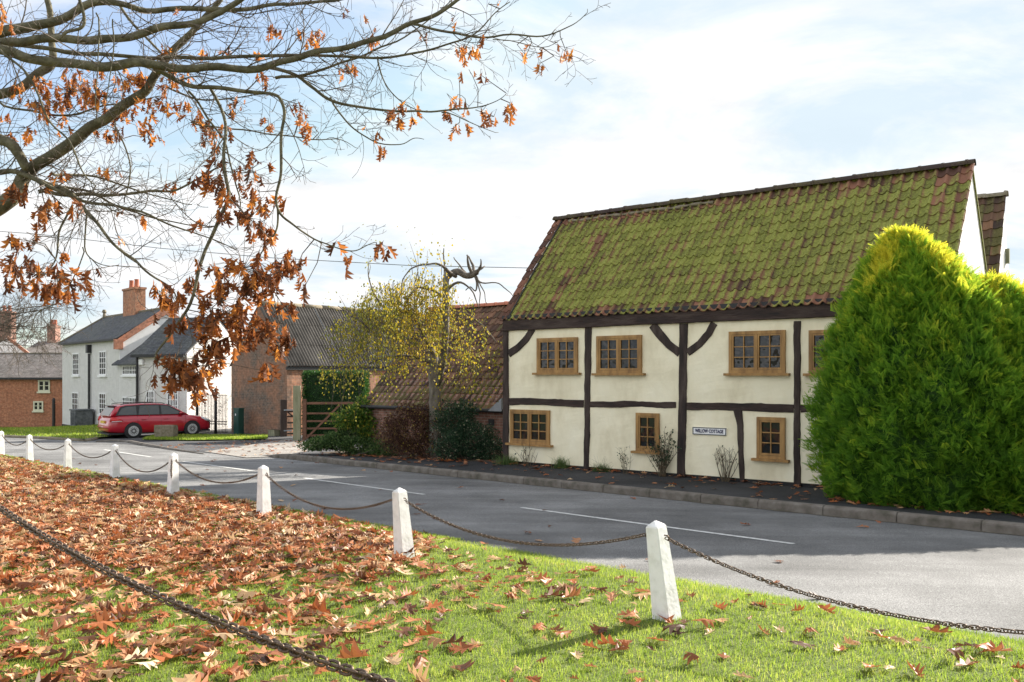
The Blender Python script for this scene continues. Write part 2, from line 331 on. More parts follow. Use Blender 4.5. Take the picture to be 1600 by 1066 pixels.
g = np.unique(np.concatenate([np.linspace(-60, 80, 71), np.geomspace(80, 1600, 14), -np.geomspace(60, 1600, 14)]))
S_, T_ = np.meshgrid(g, g, indexing='ij'); X_, Y_ = XY(S_, T_)
Vg = np.stack([X_.ravel(), Y_.ravel(), (zr(S_, T_)-0.10).ravel()], 1); m_ = len(g)
i_, j_ = np.meshgrid(np.arange(m_-1), np.arange(m_-1), indexing='ij'); a_ = (i_*m_+j_).ravel()
tag(mesh_np('ground', Vg, [np.stack([a_, a_+m_, a_+m_+1, a_+1], 1)], M['earth'], smooth=True), kind='structure')

tl = np.concatenate([np.arange(-26, 60, 0.5)])
er = np.array([0.03*math.sin(t*2.1)+0.035*math.sin(t*5.3+1)+0.02*math.sin(t*11) for t in tl])
se = s_edge(tl) + er
strip('lawn', [(-28, t) for t in tl], [(s, t) for s, t in zip(se, tl)], zlawn, M['lawnbase'], n=90)
# road: near edge to far kerb, then bending away to the left
tr = np.concatenate([np.arange(-28, 36, 0.5), [36, 37, 38, 39, 40, 42, 45, 50]])
far = np.interp(tr, [-30, 26.2, 34, 38.8, 43, 50], [12.62, 12.62, 11.9, 10.7, 8.6, 3.0])
strip('road', [(s_edge(t)-0.35, t) for t in tr], [(f, t) for f, t in zip(far, tr)], lambda s, t: zr(s, t), M['road'], n=24)
for k, (t0, t1) in enumerate(((5.4, 10.3), (13.0, 17.6), (20.2, 24.8), (27.4, 32.0))):
    tt = np.linspace(t0, t1, 12)
    strip('centre_line', [(9.5, t) for t in tt], [(9.6, t) for t in tt], lambda s, t: zr(s, t)+0.006, M['paintline'], n=1)
# give way line at the side of the yard
M['grit'] = noisy('gutter_grit', [(0.05,0.045,0.03),(0.10,0.09,0.06),(0.17,0.15,0.12)], 20, .95, .6, 80)
tg = np.arange(-24, 25.5, .12); wg_ = np.array([.05+.10*abs(mnoise.noise((t*1.3, 0, 2)))+.05*abs(mnoise.noise((t*7, 0, 5))) for t in tg])
strip('gutter_grit', list(zip(12.61-wg_, tg)), list(zip(np.full(len(tg), 12.615), tg)), lambda s, t: zr(s, t)+0.005, M['grit'], n=2)
# kerb stones, one by one
kp = MB(); kt = []
ks = [4.33 + 1.15*k for k in range(-14, 19)]
kroot = empty('kerb', (0, 0, 0)); kroot['kind'] = 'structure'
for t0 in ks:
    t1 = t0 + 1.142; mb = MB(); b0 = 0; prof = [(12.60, -0.12), (12.60, 0.115), (12.635, 0.15), (12.76, 0.15), (12.76, -0.12)]
    dzk = random.uniform(-.004, .004); ds = random.uniform(-.006, .006); vs = []
    for t in (t0, (t0+t1)/2, t1):
        for s, dz in prof:
            fade = min(1, max(0.12, (26.2-t)/1.5)); h = dz*fade if dz > 0 else dz
            x, y = XY(s+ds, t); vs.append((x, y, float(zr(12.6, t)) + h + dzk))
    mb.v = vs; n = 5
    for i in range(2):
        for k in range(n):
            k2 = (k+1) % n; mb.f4.append((i*n+k, i*n+k2, (i+1)*n+k2, (i+1)*n+k))
    mb.fn.append(tuple(range(n))); mb.fn.append(tuple(2*n+k for k in reversed(range(n))))
    o = mb.build('kerb_stone', M['kerb'], kroot, bevel=0.008)
# pavement and bed behind
PB = np.array([(18.5,-26,.2),(17.2,-10,-.1),(16.2,2,-.25),(15.8,5.95,-.28),(15.36,8.2,-.30),(14.0,15.7,-.285),(13.9,18,-.38),(14.0,20.5,-.52),(14.2,23,-.64),(14.4,25.6,-.72)])
def pback(t): return np.interp(t, PB[:,1], PB[:,0]), np.interp(t, PB[:,1], PB[:,2])
tp = np.arange(-24, 25.6, 0.5); sb, zb = pback(tp)
strip('pavement', [(12.755, t) for t in tp], list(zip(sb+0.02, tp)), (zr(12.6, tp)+0.143*np.clip((26.2-tp)/1.5, .12, 1), zb), M['pave'], n=8)
strip('garden_bed', list(zip(sb, tp)), list(zip(sb+5.5, tp)), (zb+0.004, np.minimum(zb+0.05, -0.3)), M['bed'], n=8)
def zpave(s, t):
    s2, z2 = pback(t); z1 = zr(12.6, t)+0.143*np.clip((26.2-t)/1.5, .12, 1)
    return z1 + (z2-z1)*np.clip((s-12.755)/(s2-12.755), 0, 1.0)
def gp(px, py): x, y, z = gpt(px, py); return (x, y)
# yard tarmac, pale entry, verges
sheet_poly('yard', [XY(12.5,25.2), XY(11.95,28), XY(11.75,30), XY(11.6,33), XY(11.0,36), XY(10.6,39), XY(13,44), XY(20,52), XY(34,48), XY(34,24), XY(19,24), XY(14.4,25.3)], 0.010, M['yard'])
sheet_poly('gravel_entry', [gp(318,706), gp(372,699), gp(440,688), gp(470,684), gp(505,690), gp(478,706), gp(434,714), gp(385,716)], 0.020, M['concrete'], 3)
edge = MB(); pts = [gpt(150,691), gpt(178,690), gpt(205,692), gpt(224,696), gpt(262,702), gpt(318,710)]
edge.tube([(x, y, z+0.0) for x, y, z in pts], [.05,.09,.10,.10,.07,.03], 8); o = edge.build('kerb_edging', M['kerb'], smooth=True); o['kind'] = 'structure'
VERGE = [gp(-170,680), gp(-60,681), gp(0,683), gp(60,685.5), gp(118,689), gp(132,690), gp(150,687), gp(185,684), gp(215,680), gp(215,672), gp(100,667.5), gp(-50,667), gp(-170,667)]
sheet_poly('grass_verge', VERGE, 0.09, M['lawnbase'])
STRIPG = [gp(222,689), gp(300,690), gp(418,688), gp(418,683), gp(330,683), gp(240,683)]
sheet_poly('grass_strip', STRIPG, 0.06, M['lawnbase'])
ke = MB(); ke.tube([(x, y, zat(x, y)+.02) for x, y in VERGE[:7]], .09, 6); o = ke.build('verge_kerb', M['stone'], smooth=True); o['kind'] = 'structure'

# ------------------------------------------------------------------ grass blades (uncountable: one object per area)
M['grass'] = leafmat('grass_blades', [(0.0,(0.13,0.20,0.025)),(0.5,(0.27,0.36,0.045)),(0.85,(0.42,0.44,0.09)),(1.0,(0.52,0.46,0.2))], 0.45, 0.5, 1.5)
def blades(name, x, y, z, h, wd, mat, lean=0.5):
    n = len(x); a = rng.uniform(0, 2*np.pi, n); hh = h*rng.uniform(0.5, 1.3, n); ww = wd*rng.uniform(0.7, 1.3, n)
    la = rng.uniform(0, 2*np.pi, n); ll = hh*rng.uniform(0.05, lean*1.6, n)
    p = np.stack([x, y, z], 1); side = np.stack([np.cos(a), np.sin(a), 0*a], 1)*ww[:,None]
    mid = p + np.stack([np.cos(la)*ll*.35, np.sin(la)*ll*.35, hh*.6], 1); tip = p + np.stack([np.cos(la)*ll, np.sin(la)*ll, hh], 1)
    V = np.stack([p-side, p+side, mid+side*.7, mid-side*.7, tip], 1).reshape(-1, 3); b = np.arange(n)*5
    c = np.repeat(np.clip(rng.beta(2, 3, n) + 0.15*np.sin(x*3.1)*np.sin(y*2.3) + 0.1*np.sin(x*9+y*7), 0, 1), 5)[:,None].repeat(3, 1)
    return mesh_np(name, V, [np.stack([b, b+1, b+2, b+3], 1), np.stack([b+3, b+2, b+4], 1)], mat, col=c)
def sample_lawn(n, ymin, ymax, pw=1.0):
    """points on the lawn inside a generous wedge in front of the viewpoint"""
    X, Y = [], []
    while sum(map(len, X)) < n:
        y = ymin + (ymax-ymin)*rng.random(n)**pw; x = rng.uniform(-1, 1, n)*(0.66*y+1.6)
        s, t = ST(x, y); k = (s < s_edge(t)+0.02) & (s > -8)
        X.append(x[k]); Y.append(y[k])
    x = np.concatenate(X)[:n]; y = np.concatenate(Y)[:n]; return x, y
x1, y1 = sample_lawn(225000, 3.2, 10.5, 1.0); x2, y2 = sample_lawn(70000, 10.5, 30, 1.6)
s_, t_ = ST(x1, y1); z1 = zlawn(s_, t_); s_, t_ = ST(x2, y2); z2 = zlawn(s_, t_)
xg = np.concatenate([x1, x2]); yg = np.concatenate([y1, y2]); zg = np.concatenate([z1, z2])
hg = np.concatenate([np.full(len(x1), .038), np.full(len(x2), .045)]); wg = np.concatenate([np.full(len(x1), .0022), np.full(len(x2), .006)])
tag(blades('grass', xg, yg, zg-.004, hg, wg, M['grass']), 'bright green mown grass of the village green between the fallen leaves', 'grass', kind='stuff')
def in_poly(x, y, poly):
    c = np.zeros(len(x), bool); n = len(poly)
    for i in range(n):
        (xa, ya), (xb, yb) = poly[i], poly[i-1]
        with np.errstate(divide='ignore', invalid='ignore'):
            c ^= ((ya > y) != (yb > y)) & (x < (xb-xa)*(y-ya)/(yb-ya)+xa)
    return c
def blades_poly(name, poly, n, dz, h, wd):
    p = np.array(poly); x = rng.uniform(p[:,0].min(), p[:,0].max(), n*3); y = rng.uniform(p[:,1].min(), p[:,1].max(), n*3)
    k = in_poly(x, y, poly); x = x[k][:n]; y = y[k][:n]; s, t = ST(x, y)
    return blades(name, x, y, zr(s, t)+dz, np.full(len(x), h), np.full(len(x), wd), M['grass'])
tag(blades_poly('verge_grass', VERGE, 26000, .09, .09, .014), 'mown grass on the verge before the white house and the brick house', 'grass', kind='stuff')
tag(blades_poly('strip_grass', STRIPG, 9000, .06, .09, .012), 'narrow strip of grass between the yard tarmac and the iron gates', 'grass', kind='stuff')

# ------------------------------------------------------------------ red oak leaves
def oak_leaf2():
    mid = np.array([(0, -.2), (0, .02), (0, .26), (0, .52), (0, .78), (0, 1.03)])
    V = [tuple(p) for p in mid]; F3 = []
    for sg in (1, -1):
        def add(x, y): V.append((x*sg, y)); return len(V)-1
        a0 = add(.02, .0); a1 = add(.06, .22); a2 = add(.08, .47); a3 = add(.07, .73); a4 = add(.03, .93)
        t1 = add(.20, .17); t1b = add(.13, .28); t2 = add(.38, .50); t2b = add(.22, .56); t3 = add(.34, .85); t3b = add(.19, .84); t4 = add(.12, 1.0)
        F3 += [(0, a0, 1), (1, a0, a1), (1, a1, 2), (2, a1, a2), (2, a2, 3), (3, a2, a3), (3, a3, 4), (4, a3, a4), (4, a4, 5),
               (a0, t1, a1), (t1, t1b, a1), (a1, t2, a2), (t2, t2b, a2), (a2, t3, a3), (t3, t3b, a3), (a3, t4, a4)]
    return np.array(V), np.array(F3)
LV, LF = oak_leaf2()
def leaves(name, pos, size, nrm_tilt, mat, hang=False, curl=(0.2, 1.0), parent=None, colr=None):
    """many oak leaves as one mesh. pos Nx3 = leaf base. hang: midrib points down"""
    n = len(pos); k = len(LV)
    x = LV[:,0][None].repeat(n, 0); y = LV[:,1][None].repeat(n, 0)
    c = np.minimum(rng.uniform(*curl, n)*np.where(rng.random(n) < .25, 1.9, 1), 2.1)*np.where(rng.random(n) < .72, 1, -1); c2 = rng.uniform(-.5, .5, n)
    tw = rng.uniform(-.8, .8, n)*(1 if hang else .55)
    z = c[:,None]*(x**2)*1.6 + c2[:,None]*(y-.4)**2*(.8 if hang else .55) + tw[:,None]*x*(y-.3) + rng.normal(0, .02, (n, k))
    x = x*(.78 if hang else 1); y = y*(1-0.15*np.abs(c2[:,None])*y); x = x*(1-.35*np.abs(c[:,None])*np.abs(x))*rng.uniform(.8, 1.25, n)[:,None]
    L = np.stack([x, y, z], 2)*np.asarray(size)[:,None,None]
    if hang:   # rotate so +y -> down-ish
        pitch = rng.normal(-1.25, .38, n); yaw = rng.uniform(0, 2*np.pi, n); roll = rng.uniform(-1.2, 1.2, n)
    else:
        pitch = rng.normal(0, nrm_tilt, n); yaw = rng.uniform(0, 2*np.pi, n); roll = rng.normal(0, nrm_tilt, n)
    def rotY(a): z_ = np.zeros(n); o = np.ones(n); return np.stack([np.stack([np.cos(a), z_, np.sin(a)], 1), np.stack([z_, o, z_], 1), np.stack([-np.sin(a), z_, np.cos(a)], 1)], 1)
    def rotX(a): z_ = np.zeros(n); o = np.ones(n); return np.stack([np.stack([o, z_, z_], 1), np.stack([z_, np.cos(a), -np.sin(a)], 1), np.stack([z_, np.sin(a), np.cos(a)], 1)], 1)
    def rotZ(a): z_ = np.zeros(n); o = np.ones(n); return np.stack([np.stack([np.cos(a), -np.sin(a), z_], 1), np.stack([np.sin(a), np.cos(a), z_], 1), np.stack([z_, z_, o], 1)], 1)
    Rm = rotZ(yaw) @ rotX(pitch) @ rotY(roll)
    V = np.einsum('nij,nkj->nki', Rm, L)
    if not hang:
        V -= V.mean(1, keepdims=True)*np.array([1, 1, 0]); V[:,:,2] -= np.quantile(V[:,:,2], .1, axis=1)[:,None]
    V = V + pos[:,None,:]
    Fc = (LF[None] + (np.arange(n)*k)[:,None,None]).reshape(-1, 3)
    r = rng.random(n) if colr is None else colr
    col = np.repeat(r, k)[:,None].repeat(3, 1)
    return mesh_np(name, V.reshape(-1, 3), [Fc], mat, parent, col=col)
M['litter'] = leafmat('fallen_oak_leaf', [(0.0,(0.07,0.032,0.018)),(0.22,(0.16,0.065,0.032)),(0.45,(0.38,0.115,0.035)),(0.62,(0.42,0.18,0.085)),(0.8,(0.55,0.35,0.18)),(1.0,(0.74,0.58,0.38))], 0.22, 0.45, 1.3)
M['treeleaf'] = leafmat('hanging_oak_leaf', [(0.0,(0.07,0.028,0.014)),(0.35,(0.17,0.06,0.023)),(0.65,(0.34,0.12,0.030)),(1.0,(0.66,0.27,0.05))], 0.42, 0.45, 1.5)
def litter_density(x, y):
    s, t = ST(x, y)
    py = HY + CAMZ*F/y; px = CX + x/y*F
    d = np.zeros(len(x))
    dens = np.where(y > 9.2, 1.0, np.interp(y, [4.6, 6.4, 7.6, 9.6], [.30, .30, .46, .95]))
    fall = np.interp(x + 0.0*(y-8), [-2.6, -1.3, -0.4, 1.5, 4], [1, .62, .30, .15, .12])
    d = dens*fall
    d = np.where(y > 8.6, np.where(x < -.9-.0*(y), 1, fall*.4)*dens, d)
    d *= np.interp(s_edge(t)-s, [-.1, .12, .5, .9], [0, .03, .35, 1])
    cl = 0.5+0.5*np.sin(x*2.7+np.sin(y*1.9)*2)*np.sin(y*3.3+np.cos(x*1.7)*2)
    return d*np.where(d < .6, .45+1.1*cl, 1)
xs, ys = sample_lawn(108000, 3.2, 31, 1.25)
k = rng.random(len(xs)) < litter_density(xs, ys)*np.interp(ys, [4.6, 12, 31], [.20, .55, .5])
xs, ys = xs[k], ys[k]; s_, t_ = ST(xs, ys); dn = litter_density(xs, ys)
zz = zlawn(s_, t_) + .020 + rng.random(len(xs))*.04*dn
print('litter', len(xs))
tag(leaves('fallen_leaves', np.stack([xs, ys, zz], 1), np.where(rng.random(len(xs)) < .3, rng.uniform(.045, .10, len(xs)), np.clip(rng.normal(.13, .035, len(xs)), .06, .22))*np.interp(ys, [6, 9], [1.15, 1]), .14, M['litter'], curl=(.1, 1.5), colr=np.clip(rng.beta(1.45, 1.4, len(xs)), 0, 1)),
    'brown and orange fallen oak leaves carpeting the village green', 'leaves', kind='stuff')
# leaves along the far pavement, the wall foot and a few on the road and yard
n = 520; t = rng.uniform(3.5, 24.5, n); sb_, zb_ = pback(t); off = np.abs(rng.exponential(.22, n)); far_ = rng.random(n) < .20
s = np.where(far_, 12.75 + rng.random(n)*(sb_-12.75), sb_-off+.05); s = np.maximum(s, 12.7)
x, y = XY(s, t); z = zpave(s, t)+.015+rng.random(n)*.03*(~far_)
n2 = 110; s2 = rng.uniform(6.7, 12.4, n2); t2 = rng.uniform(1, 30, n2); kk = rng.random(n2) < np.where((s2 < 7.4) | (s2 > 12.1), 1, .35); s2, t2 = s2[kk], t2[kk]
x2, y2 = XY(s2, t2); z2 = zr(s2, t2)+.012
n3 = 260; s3 = rng.uniform(11.8, 17, n3); t3 = rng.uniform(26, 33.5, n3); x3, y3 = XY(s3, t3); z3 = zr(s3, t3)+.03
n4 = 260; t4 = rng.uniform(1.5, 7.0, n4); sb4, zb4 = pback(t4); s4 = 13.1+rng.random(n4)**.8*(sb4-13.3-.6); x4, y4 = XY(s4, t4); z4 = zpave(s4, t4)+.015
pos = np.stack([np.concatenate([x, x2, x3, x4]), np.concatenate([y, y2, y3, y4]), np.concatenate([z, z2, z3, z4])], 1)
tag(leaves('blown_leaves', pos, np.clip(rng.normal(.13, .03, len(pos)), .07, .2), .13, M['litter'], curl=(.05, .8), colr=rng.beta(1.4, 2.2, len(pos))),
    'dry brown leaves blown against the cottage wall and over the pavement and road', 'leaves', kind='stuff')

# ------------------------------------------------------------------ buildings: local frame x along the front, y into the building, z up
class Fr:
    def __init__(s, x, y, dx, dy, z0):
        l = math.hypot(dx, dy); s.p = (x, y); s.d = (dx/l, dy/l); s.n = (-dy/l, dx/l); s.z0 = z0; s.rz = math.atan2(dy, dx)
    def px(s, px, py, yo=0.0):
        u = (px-CX)/F; ox, oy = s.p[0]+s.n[0]*yo, s.p[1]+s.n[1]*yo
        L = (u*oy-ox)/(s.d[0]-u*s.d[1]); Y = oy+s.d[1]*L
        return L, CAMZ-(py-HY)/F*Y-s.z0
    def world(s, lx, ly): return s.p[0]+s.d[0]*lx+s.n[0]*ly, s.p[1]+s.d[1]*lx+s.n[1]*ly
    def root(s, name, label, cat, group=None): return empty(name, (s.p[0], s.p[1], s.z0), s.rz, label, cat, group)
def shell(fr, x0, x1, y0, y1, z0, z1, apex=None, gm=None, mat=None, parent=None, name='wall'):
    """gable ended block: ridge along x at (y apex, z apex)"""
    mb = MB()
    if apex: poly = [(y0, z0), (y1, z0), (y1, z1), (apex[0], apex[1]), (y0, z1)]
    else: poly = [(y0, z0), (y1, z0), (y1, z1), (y0, z1)]
    mb.prism(poly, x0, x1, 'x'); return mb.build(name, mat, parent)
def window(root, fr, x0, x1, z0, z1, yf, fmat, sections=2, cols=2, rows=3, fw=.07, sill=True, proud=.035, bar=.022, gl=None, sillh=.05, silla=.09, name='window', casew=.04):
    """frame, glazing bars, panes and a sill, standing a little proud of the wall at local y=yf"""
    W = empty(name, (0, 0, 0)); bpy.data.objects.remove(W)
    mb = MB(); y0, y1 = yf-proud, yf+.02
    mb.box(x0, x0+fw, y0, y1, z0, z1); mb.box(x1-fw, x1, y0, y1, z0, z1)
    mb.box(x0+fw, x1-fw, y0, y1, z1-fw, z1); mb.box(x0+fw, x1-fw, y0, y1, z0, z0+fw)
    wi = (x1-x0-2*fw)/sections
    for k in range(sections):
        a = x0+fw+wi*k; b = a+wi
        if k < sections-1: mb.box(b-fw*.3, b+fw*.3, y0-.003, y1, z0+fw, z1-fw)
        if casew:
            c = casew; yy = y0+.008
            aa, bb = a+(fw*.3 if k else 0), b-(fw*.3 if k < sections-1 else 0)
            mb.box(aa+.004, aa+c, yy, y1, z0+fw+.004, z1-fw-.004); mb.box(bb-c, bb-.004, yy, y1, z0+fw+.004, z1-fw-.004)
            mb.box(aa+c, bb-c, yy, y1, z1-fw-c, z1-fw-.004); mb.box(aa+c, bb-c, yy, y1, z0+fw+.004, z0+fw+c*1.3)
        else: aa, bb, c = a, b, 0
        ga, gb, gz0, gz1 = aa+c, bb-c, z0+fw+c*1.3, z1-fw-c
        for i in range(1, cols): xx = ga+(gb-ga)*i/cols; mb.box(xx-bar/2, xx+bar/2, y0+.014, y1-.02, gz0, gz1)
        for i in range(1, rows): zz = gz0+(gz1-gz0)*i/rows; mb.box(ga, gb, y0+.016, y1-.022, zz-bar/2, zz+bar/2)
    o = mb.build(name, fmat, root)
    g = MB(); g.quad((x0+fw*.8, yf-.006, z0+fw*.8), (x1-fw*.8, yf-.006, z0+fw*.8), (x1-fw*.8, yf-.006, z1-fw*.8), (x0+fw*.8, yf-.006, z1-fw*.8))
    g.build('pane', gl or M['glass'], o)
    if sill:
        s = MB(); s.box(x0-silla, x1+silla, yf-proud-.06, yf+.01, z0-sillh, z0); s.build('sill', fmat, o)
    return o
def pantiles(name, Lx, slope, cols, rows, mat, parent, loc, pitch, redfn, lift=.028, amp=.028, seed=1):
    """real overlapping S tiles. local a along the eaves, b down the slope from the ridge"""
    r2 = np.random.default_rng(seed); pr = np.array([0, .15, .3, .45, .6, .7, .8, .9, 1.0]); jo = np.array([1, .55, .1, 0, 0, 0, 0, .25, 1.0])
    zp = np.where(pr < .6, -.65*np.sin(np.pi*pr/.6), 1.0*np.sin(np.pi*(pr-.6)/.4))*amp
    wq = Lx/cols; hq = slope/rows; V, Fq, C = [], [], []; b = 0
    for j in range(rows):
        for i in range(cols):
            a0 = i*wq; b0 = j*hq - (.03 if j else 0); b1 = (j+1)*hq + r2.normal(0, .006)
            t = r2.normal(0, .003); sk = r2.normal(0, .006)
            xs_ = a0 + pr*wq*1.02
            top = np.stack([xs_, np.full(9, b0), zp+0.0+t], 1); bot = np.stack([xs_+sk, b1 + 0*pr, zp+lift+t], 1); lip = bot.copy(); lip[:,2] -= lift*.95
            V.append(np.concatenate([top, bot, lip]))
            for q in range(8):
                Fq.append((b+q, b+9+q, b+10+q, b+q+1)); Fq.append((b+9+q, b+18+q, b+19+q, b+10+q))
            cc = np.tile([r2.random(), redfn(i, j, r2), 0.0], (27, 1)); cc[:,2] = np.tile(jo, 3); cc[18:,2] = 1; C.append(cc); b += 27
    V = np.concatenate(V); C = np.concatenate(C)
    # a gently sagging old roof
    V[:,2] += -.035*np.sin(V[:,0]/Lx*np.pi)*np.sin(V[:,1]/slope*np.pi) + .012*np.sin(V[:,0]*1.3+V[:,1])
    ca, sa = math.cos(pitch), math.sin(pitch)
    W = np.stack([loc[0]+V[:,0], loc[1]-V[:,1]*ca-V[:,2]*sa, loc[2]-V[:,1]*sa+V[:,2]*ca], 1)
    return mesh_np(name, W, [np.array(Fq)], mat, parent, col=C)
def tilemat(name, clay, moss, mossamt):
    m, nt, b = newmat(name); at = nn(nt, 'ShaderNodeAttribute', attribute_name='Col'); s = nn(nt, 'ShaderNodeSeparateColor'); nt.links.new(at.outputs['Color'], s.inputs[0])
    tc = nn(nt, 'ShaderNodeTexCoord')
    rc = ramp(nt, clay); nt.links.new(s.outputs[0], rc.inputs[0])
    rm = ramp(nt, moss); nm = nn(nt, 'ShaderNodeTexNoise', i_Scale=22.0, i_Detail=7.0, i_Roughness=.7); nt.links.new(tc.outputs['Object'], nm.inputs['Vector'])
    ad = nn(nt, 'ShaderNodeMath', operation='MULTIPLY_ADD', i_1=.16); nt.links.new(s.outputs[0], ad.inputs[0]); nt.links.new(nm.outputs[0], ad.inputs[2])
    sb = nn(nt, 'ShaderNodeMath', operation='SUBTRACT', i_1=.08); nt.links.new(ad.outputs[0], sb.inputs[0]); nt.links.new(sb.outputs[0], rm.inputs[0])
    nl = nn(nt, 'ShaderNodeTexNoise', i_Scale=1.3, i_Detail=8.0, i_Roughness=.7); nt.links.new(tc.outputs['Object'], nl.inputs['Vector'])
    # moss cover = big patches + per tile chance - red flag
    m1 = nn(nt, 'ShaderNodeMath', operation='MULTIPLY_ADD', i_1=1.75, i_2=mossamt+.10); nt.links.new(nl.outputs[0], m1.inputs[0])
    m2 = nn(nt, 'ShaderNodeMath', operation='MULTIPLY_ADD', i_1=.9); nt.links.new(nm.outputs[0], m2.inputs[0]); nt.links.new(m1.outputs[0], m2.inputs[2])
    m3 = nn(nt, 'ShaderNodeMath', operation='SUBTRACT'); nt.links.new(m2.outputs[0], m3.inputs[0]); jn = nn(nt, 'ShaderNodeMath', operation='MULTIPLY_ADD', i_1=.52); nt.links.new(s.outputs[2], jn.inputs[0]); nt.links.new(s.outputs[1], jn.inputs[2]); nt.links.new(jn.outputs[0], m3.inputs[1])
    cl = nn(nt, 'ShaderNodeMapRange', i_From_Min=.25, i_From_Max=.75); nt.links.new(m3.outputs[0], cl.inputs[0])
    mx = nn(nt, 'ShaderNodeMix', data_type='RGBA'); nt.links.new(cl.outputs[0], mx.inputs[0]); nt.links.new(rc.outputs[0], mx.inputs[6]); nt.links.new(rm.outputs[0], mx.inputs[7])
    # lichen specks
    vo = nn(nt, 'ShaderNodeTexVoronoi', i_Scale=5.5); nt.links.new(tc.outputs['Object'], vo.inputs['Vector'])
    lr = ramp(nt, [(0.0, (1,1,1)), (0.09, (0,0,0))]); nt.links.new(vo.outputs['Distance'], lr.inputs[0])
    lm = nn(nt, 'ShaderNodeMath', operation='MULTIPLY', i_1=.45); nt.links.new(lr.outputs[0], lm.inputs[0])
    mx2 = nn(nt, 'ShaderNodeMix', data_type='RGBA'); mx2.inputs[7].default_value = (.36, .36, .30, 1); nt.links.new(lm.outputs[0], mx2.inputs[0]); nt.links.new(mx.outputs[2], mx2.inputs[6])
    nt.links.new(mx2.outputs[2], b.inputs['Base Color']); b.inputs['Roughness'].default_value = .92; b.inputs['Specular IOR Level'].default_value = .25
    bp = nn(nt, 'ShaderNodeBump', i_Strength=.7, i_Distance=.012); nt.links.new(nm.outputs[0], bp.inputs['Height']); nt.links.new(bp.outputs[0], b.inputs['Normal'])
    return m
M['mosstile'] = tilemat('mossy_pantile', [(0,(0.08,0.045,0.036)),(.4,(.15,.075,.052)),(.8,(.23,.105,.07)),(1,(.29,.14,.09))], [(.28,(.085,.085,.025)),(.42,(.18,.19,.045)),(.58,(.27,.28,.065)),(.8,(.36,.365,.11))], -.44)
M['browntile'] = tilemat('brown_pantile', [(0,(0.055,0.038,0.034)),(.4,(.12,.07,.05)),(.8,(.19,.11,.075)),(1,(.24,.13,.08))], [(.3,(.08,.075,.03)),(.6,(.15,.13,.055)),(.85,(.20,.17,.08))], -1.05)
def ridge(name, x0, x1, y, z, mat, parent, rad=.12, step=.42):
    mb = MB(); x = x0; k = 0
    while x < x1-.05:
        e = min(x+step, x1); n = 9; b = len(mb.v); r = rad+random.uniform(-.005, .008); dz = random.uniform(-.008, .008)
        for xx, rr in ((x, r+.012), (x+.05, r+.012), (x+.051, r), (e+.01, r)):
            for i in range(n):
                a = math.pi*(i/(n-1)); mb.v.append((xx, y-math.cos(a)*rr, z+math.sin(a)*rr*.9-.03+dz))
        for j in range(3):
            for i in range(n-1): mb.f4.append((b+j*n+i, b+j*n+i+1, b+(j+1)*n+i+1, b+(j+1)*n+i))
        mb.fn.append(tuple(b+i for i in range(n))); x = e
    return mb.build(name, mat, parent)

# ---- the timber framed cottage
C = Fr(-.16, 21.0, .794, -.607, -.32); LC = 9.87; DEP = 2.33
cot = C.root('cottage', 'cream timber framed cottage with mossy pantile roof beside the road', 'cottage')
EZ = 3.36 - C.z0; BZ = 3.10 - C.z0; RZ = 6.03 - C.z0
wall = shell(C, 0.02, LC-.05, 0, DEP*2, .10, EZ-.20, (DEP, RZ-.34), None, M['plaster'], cot)
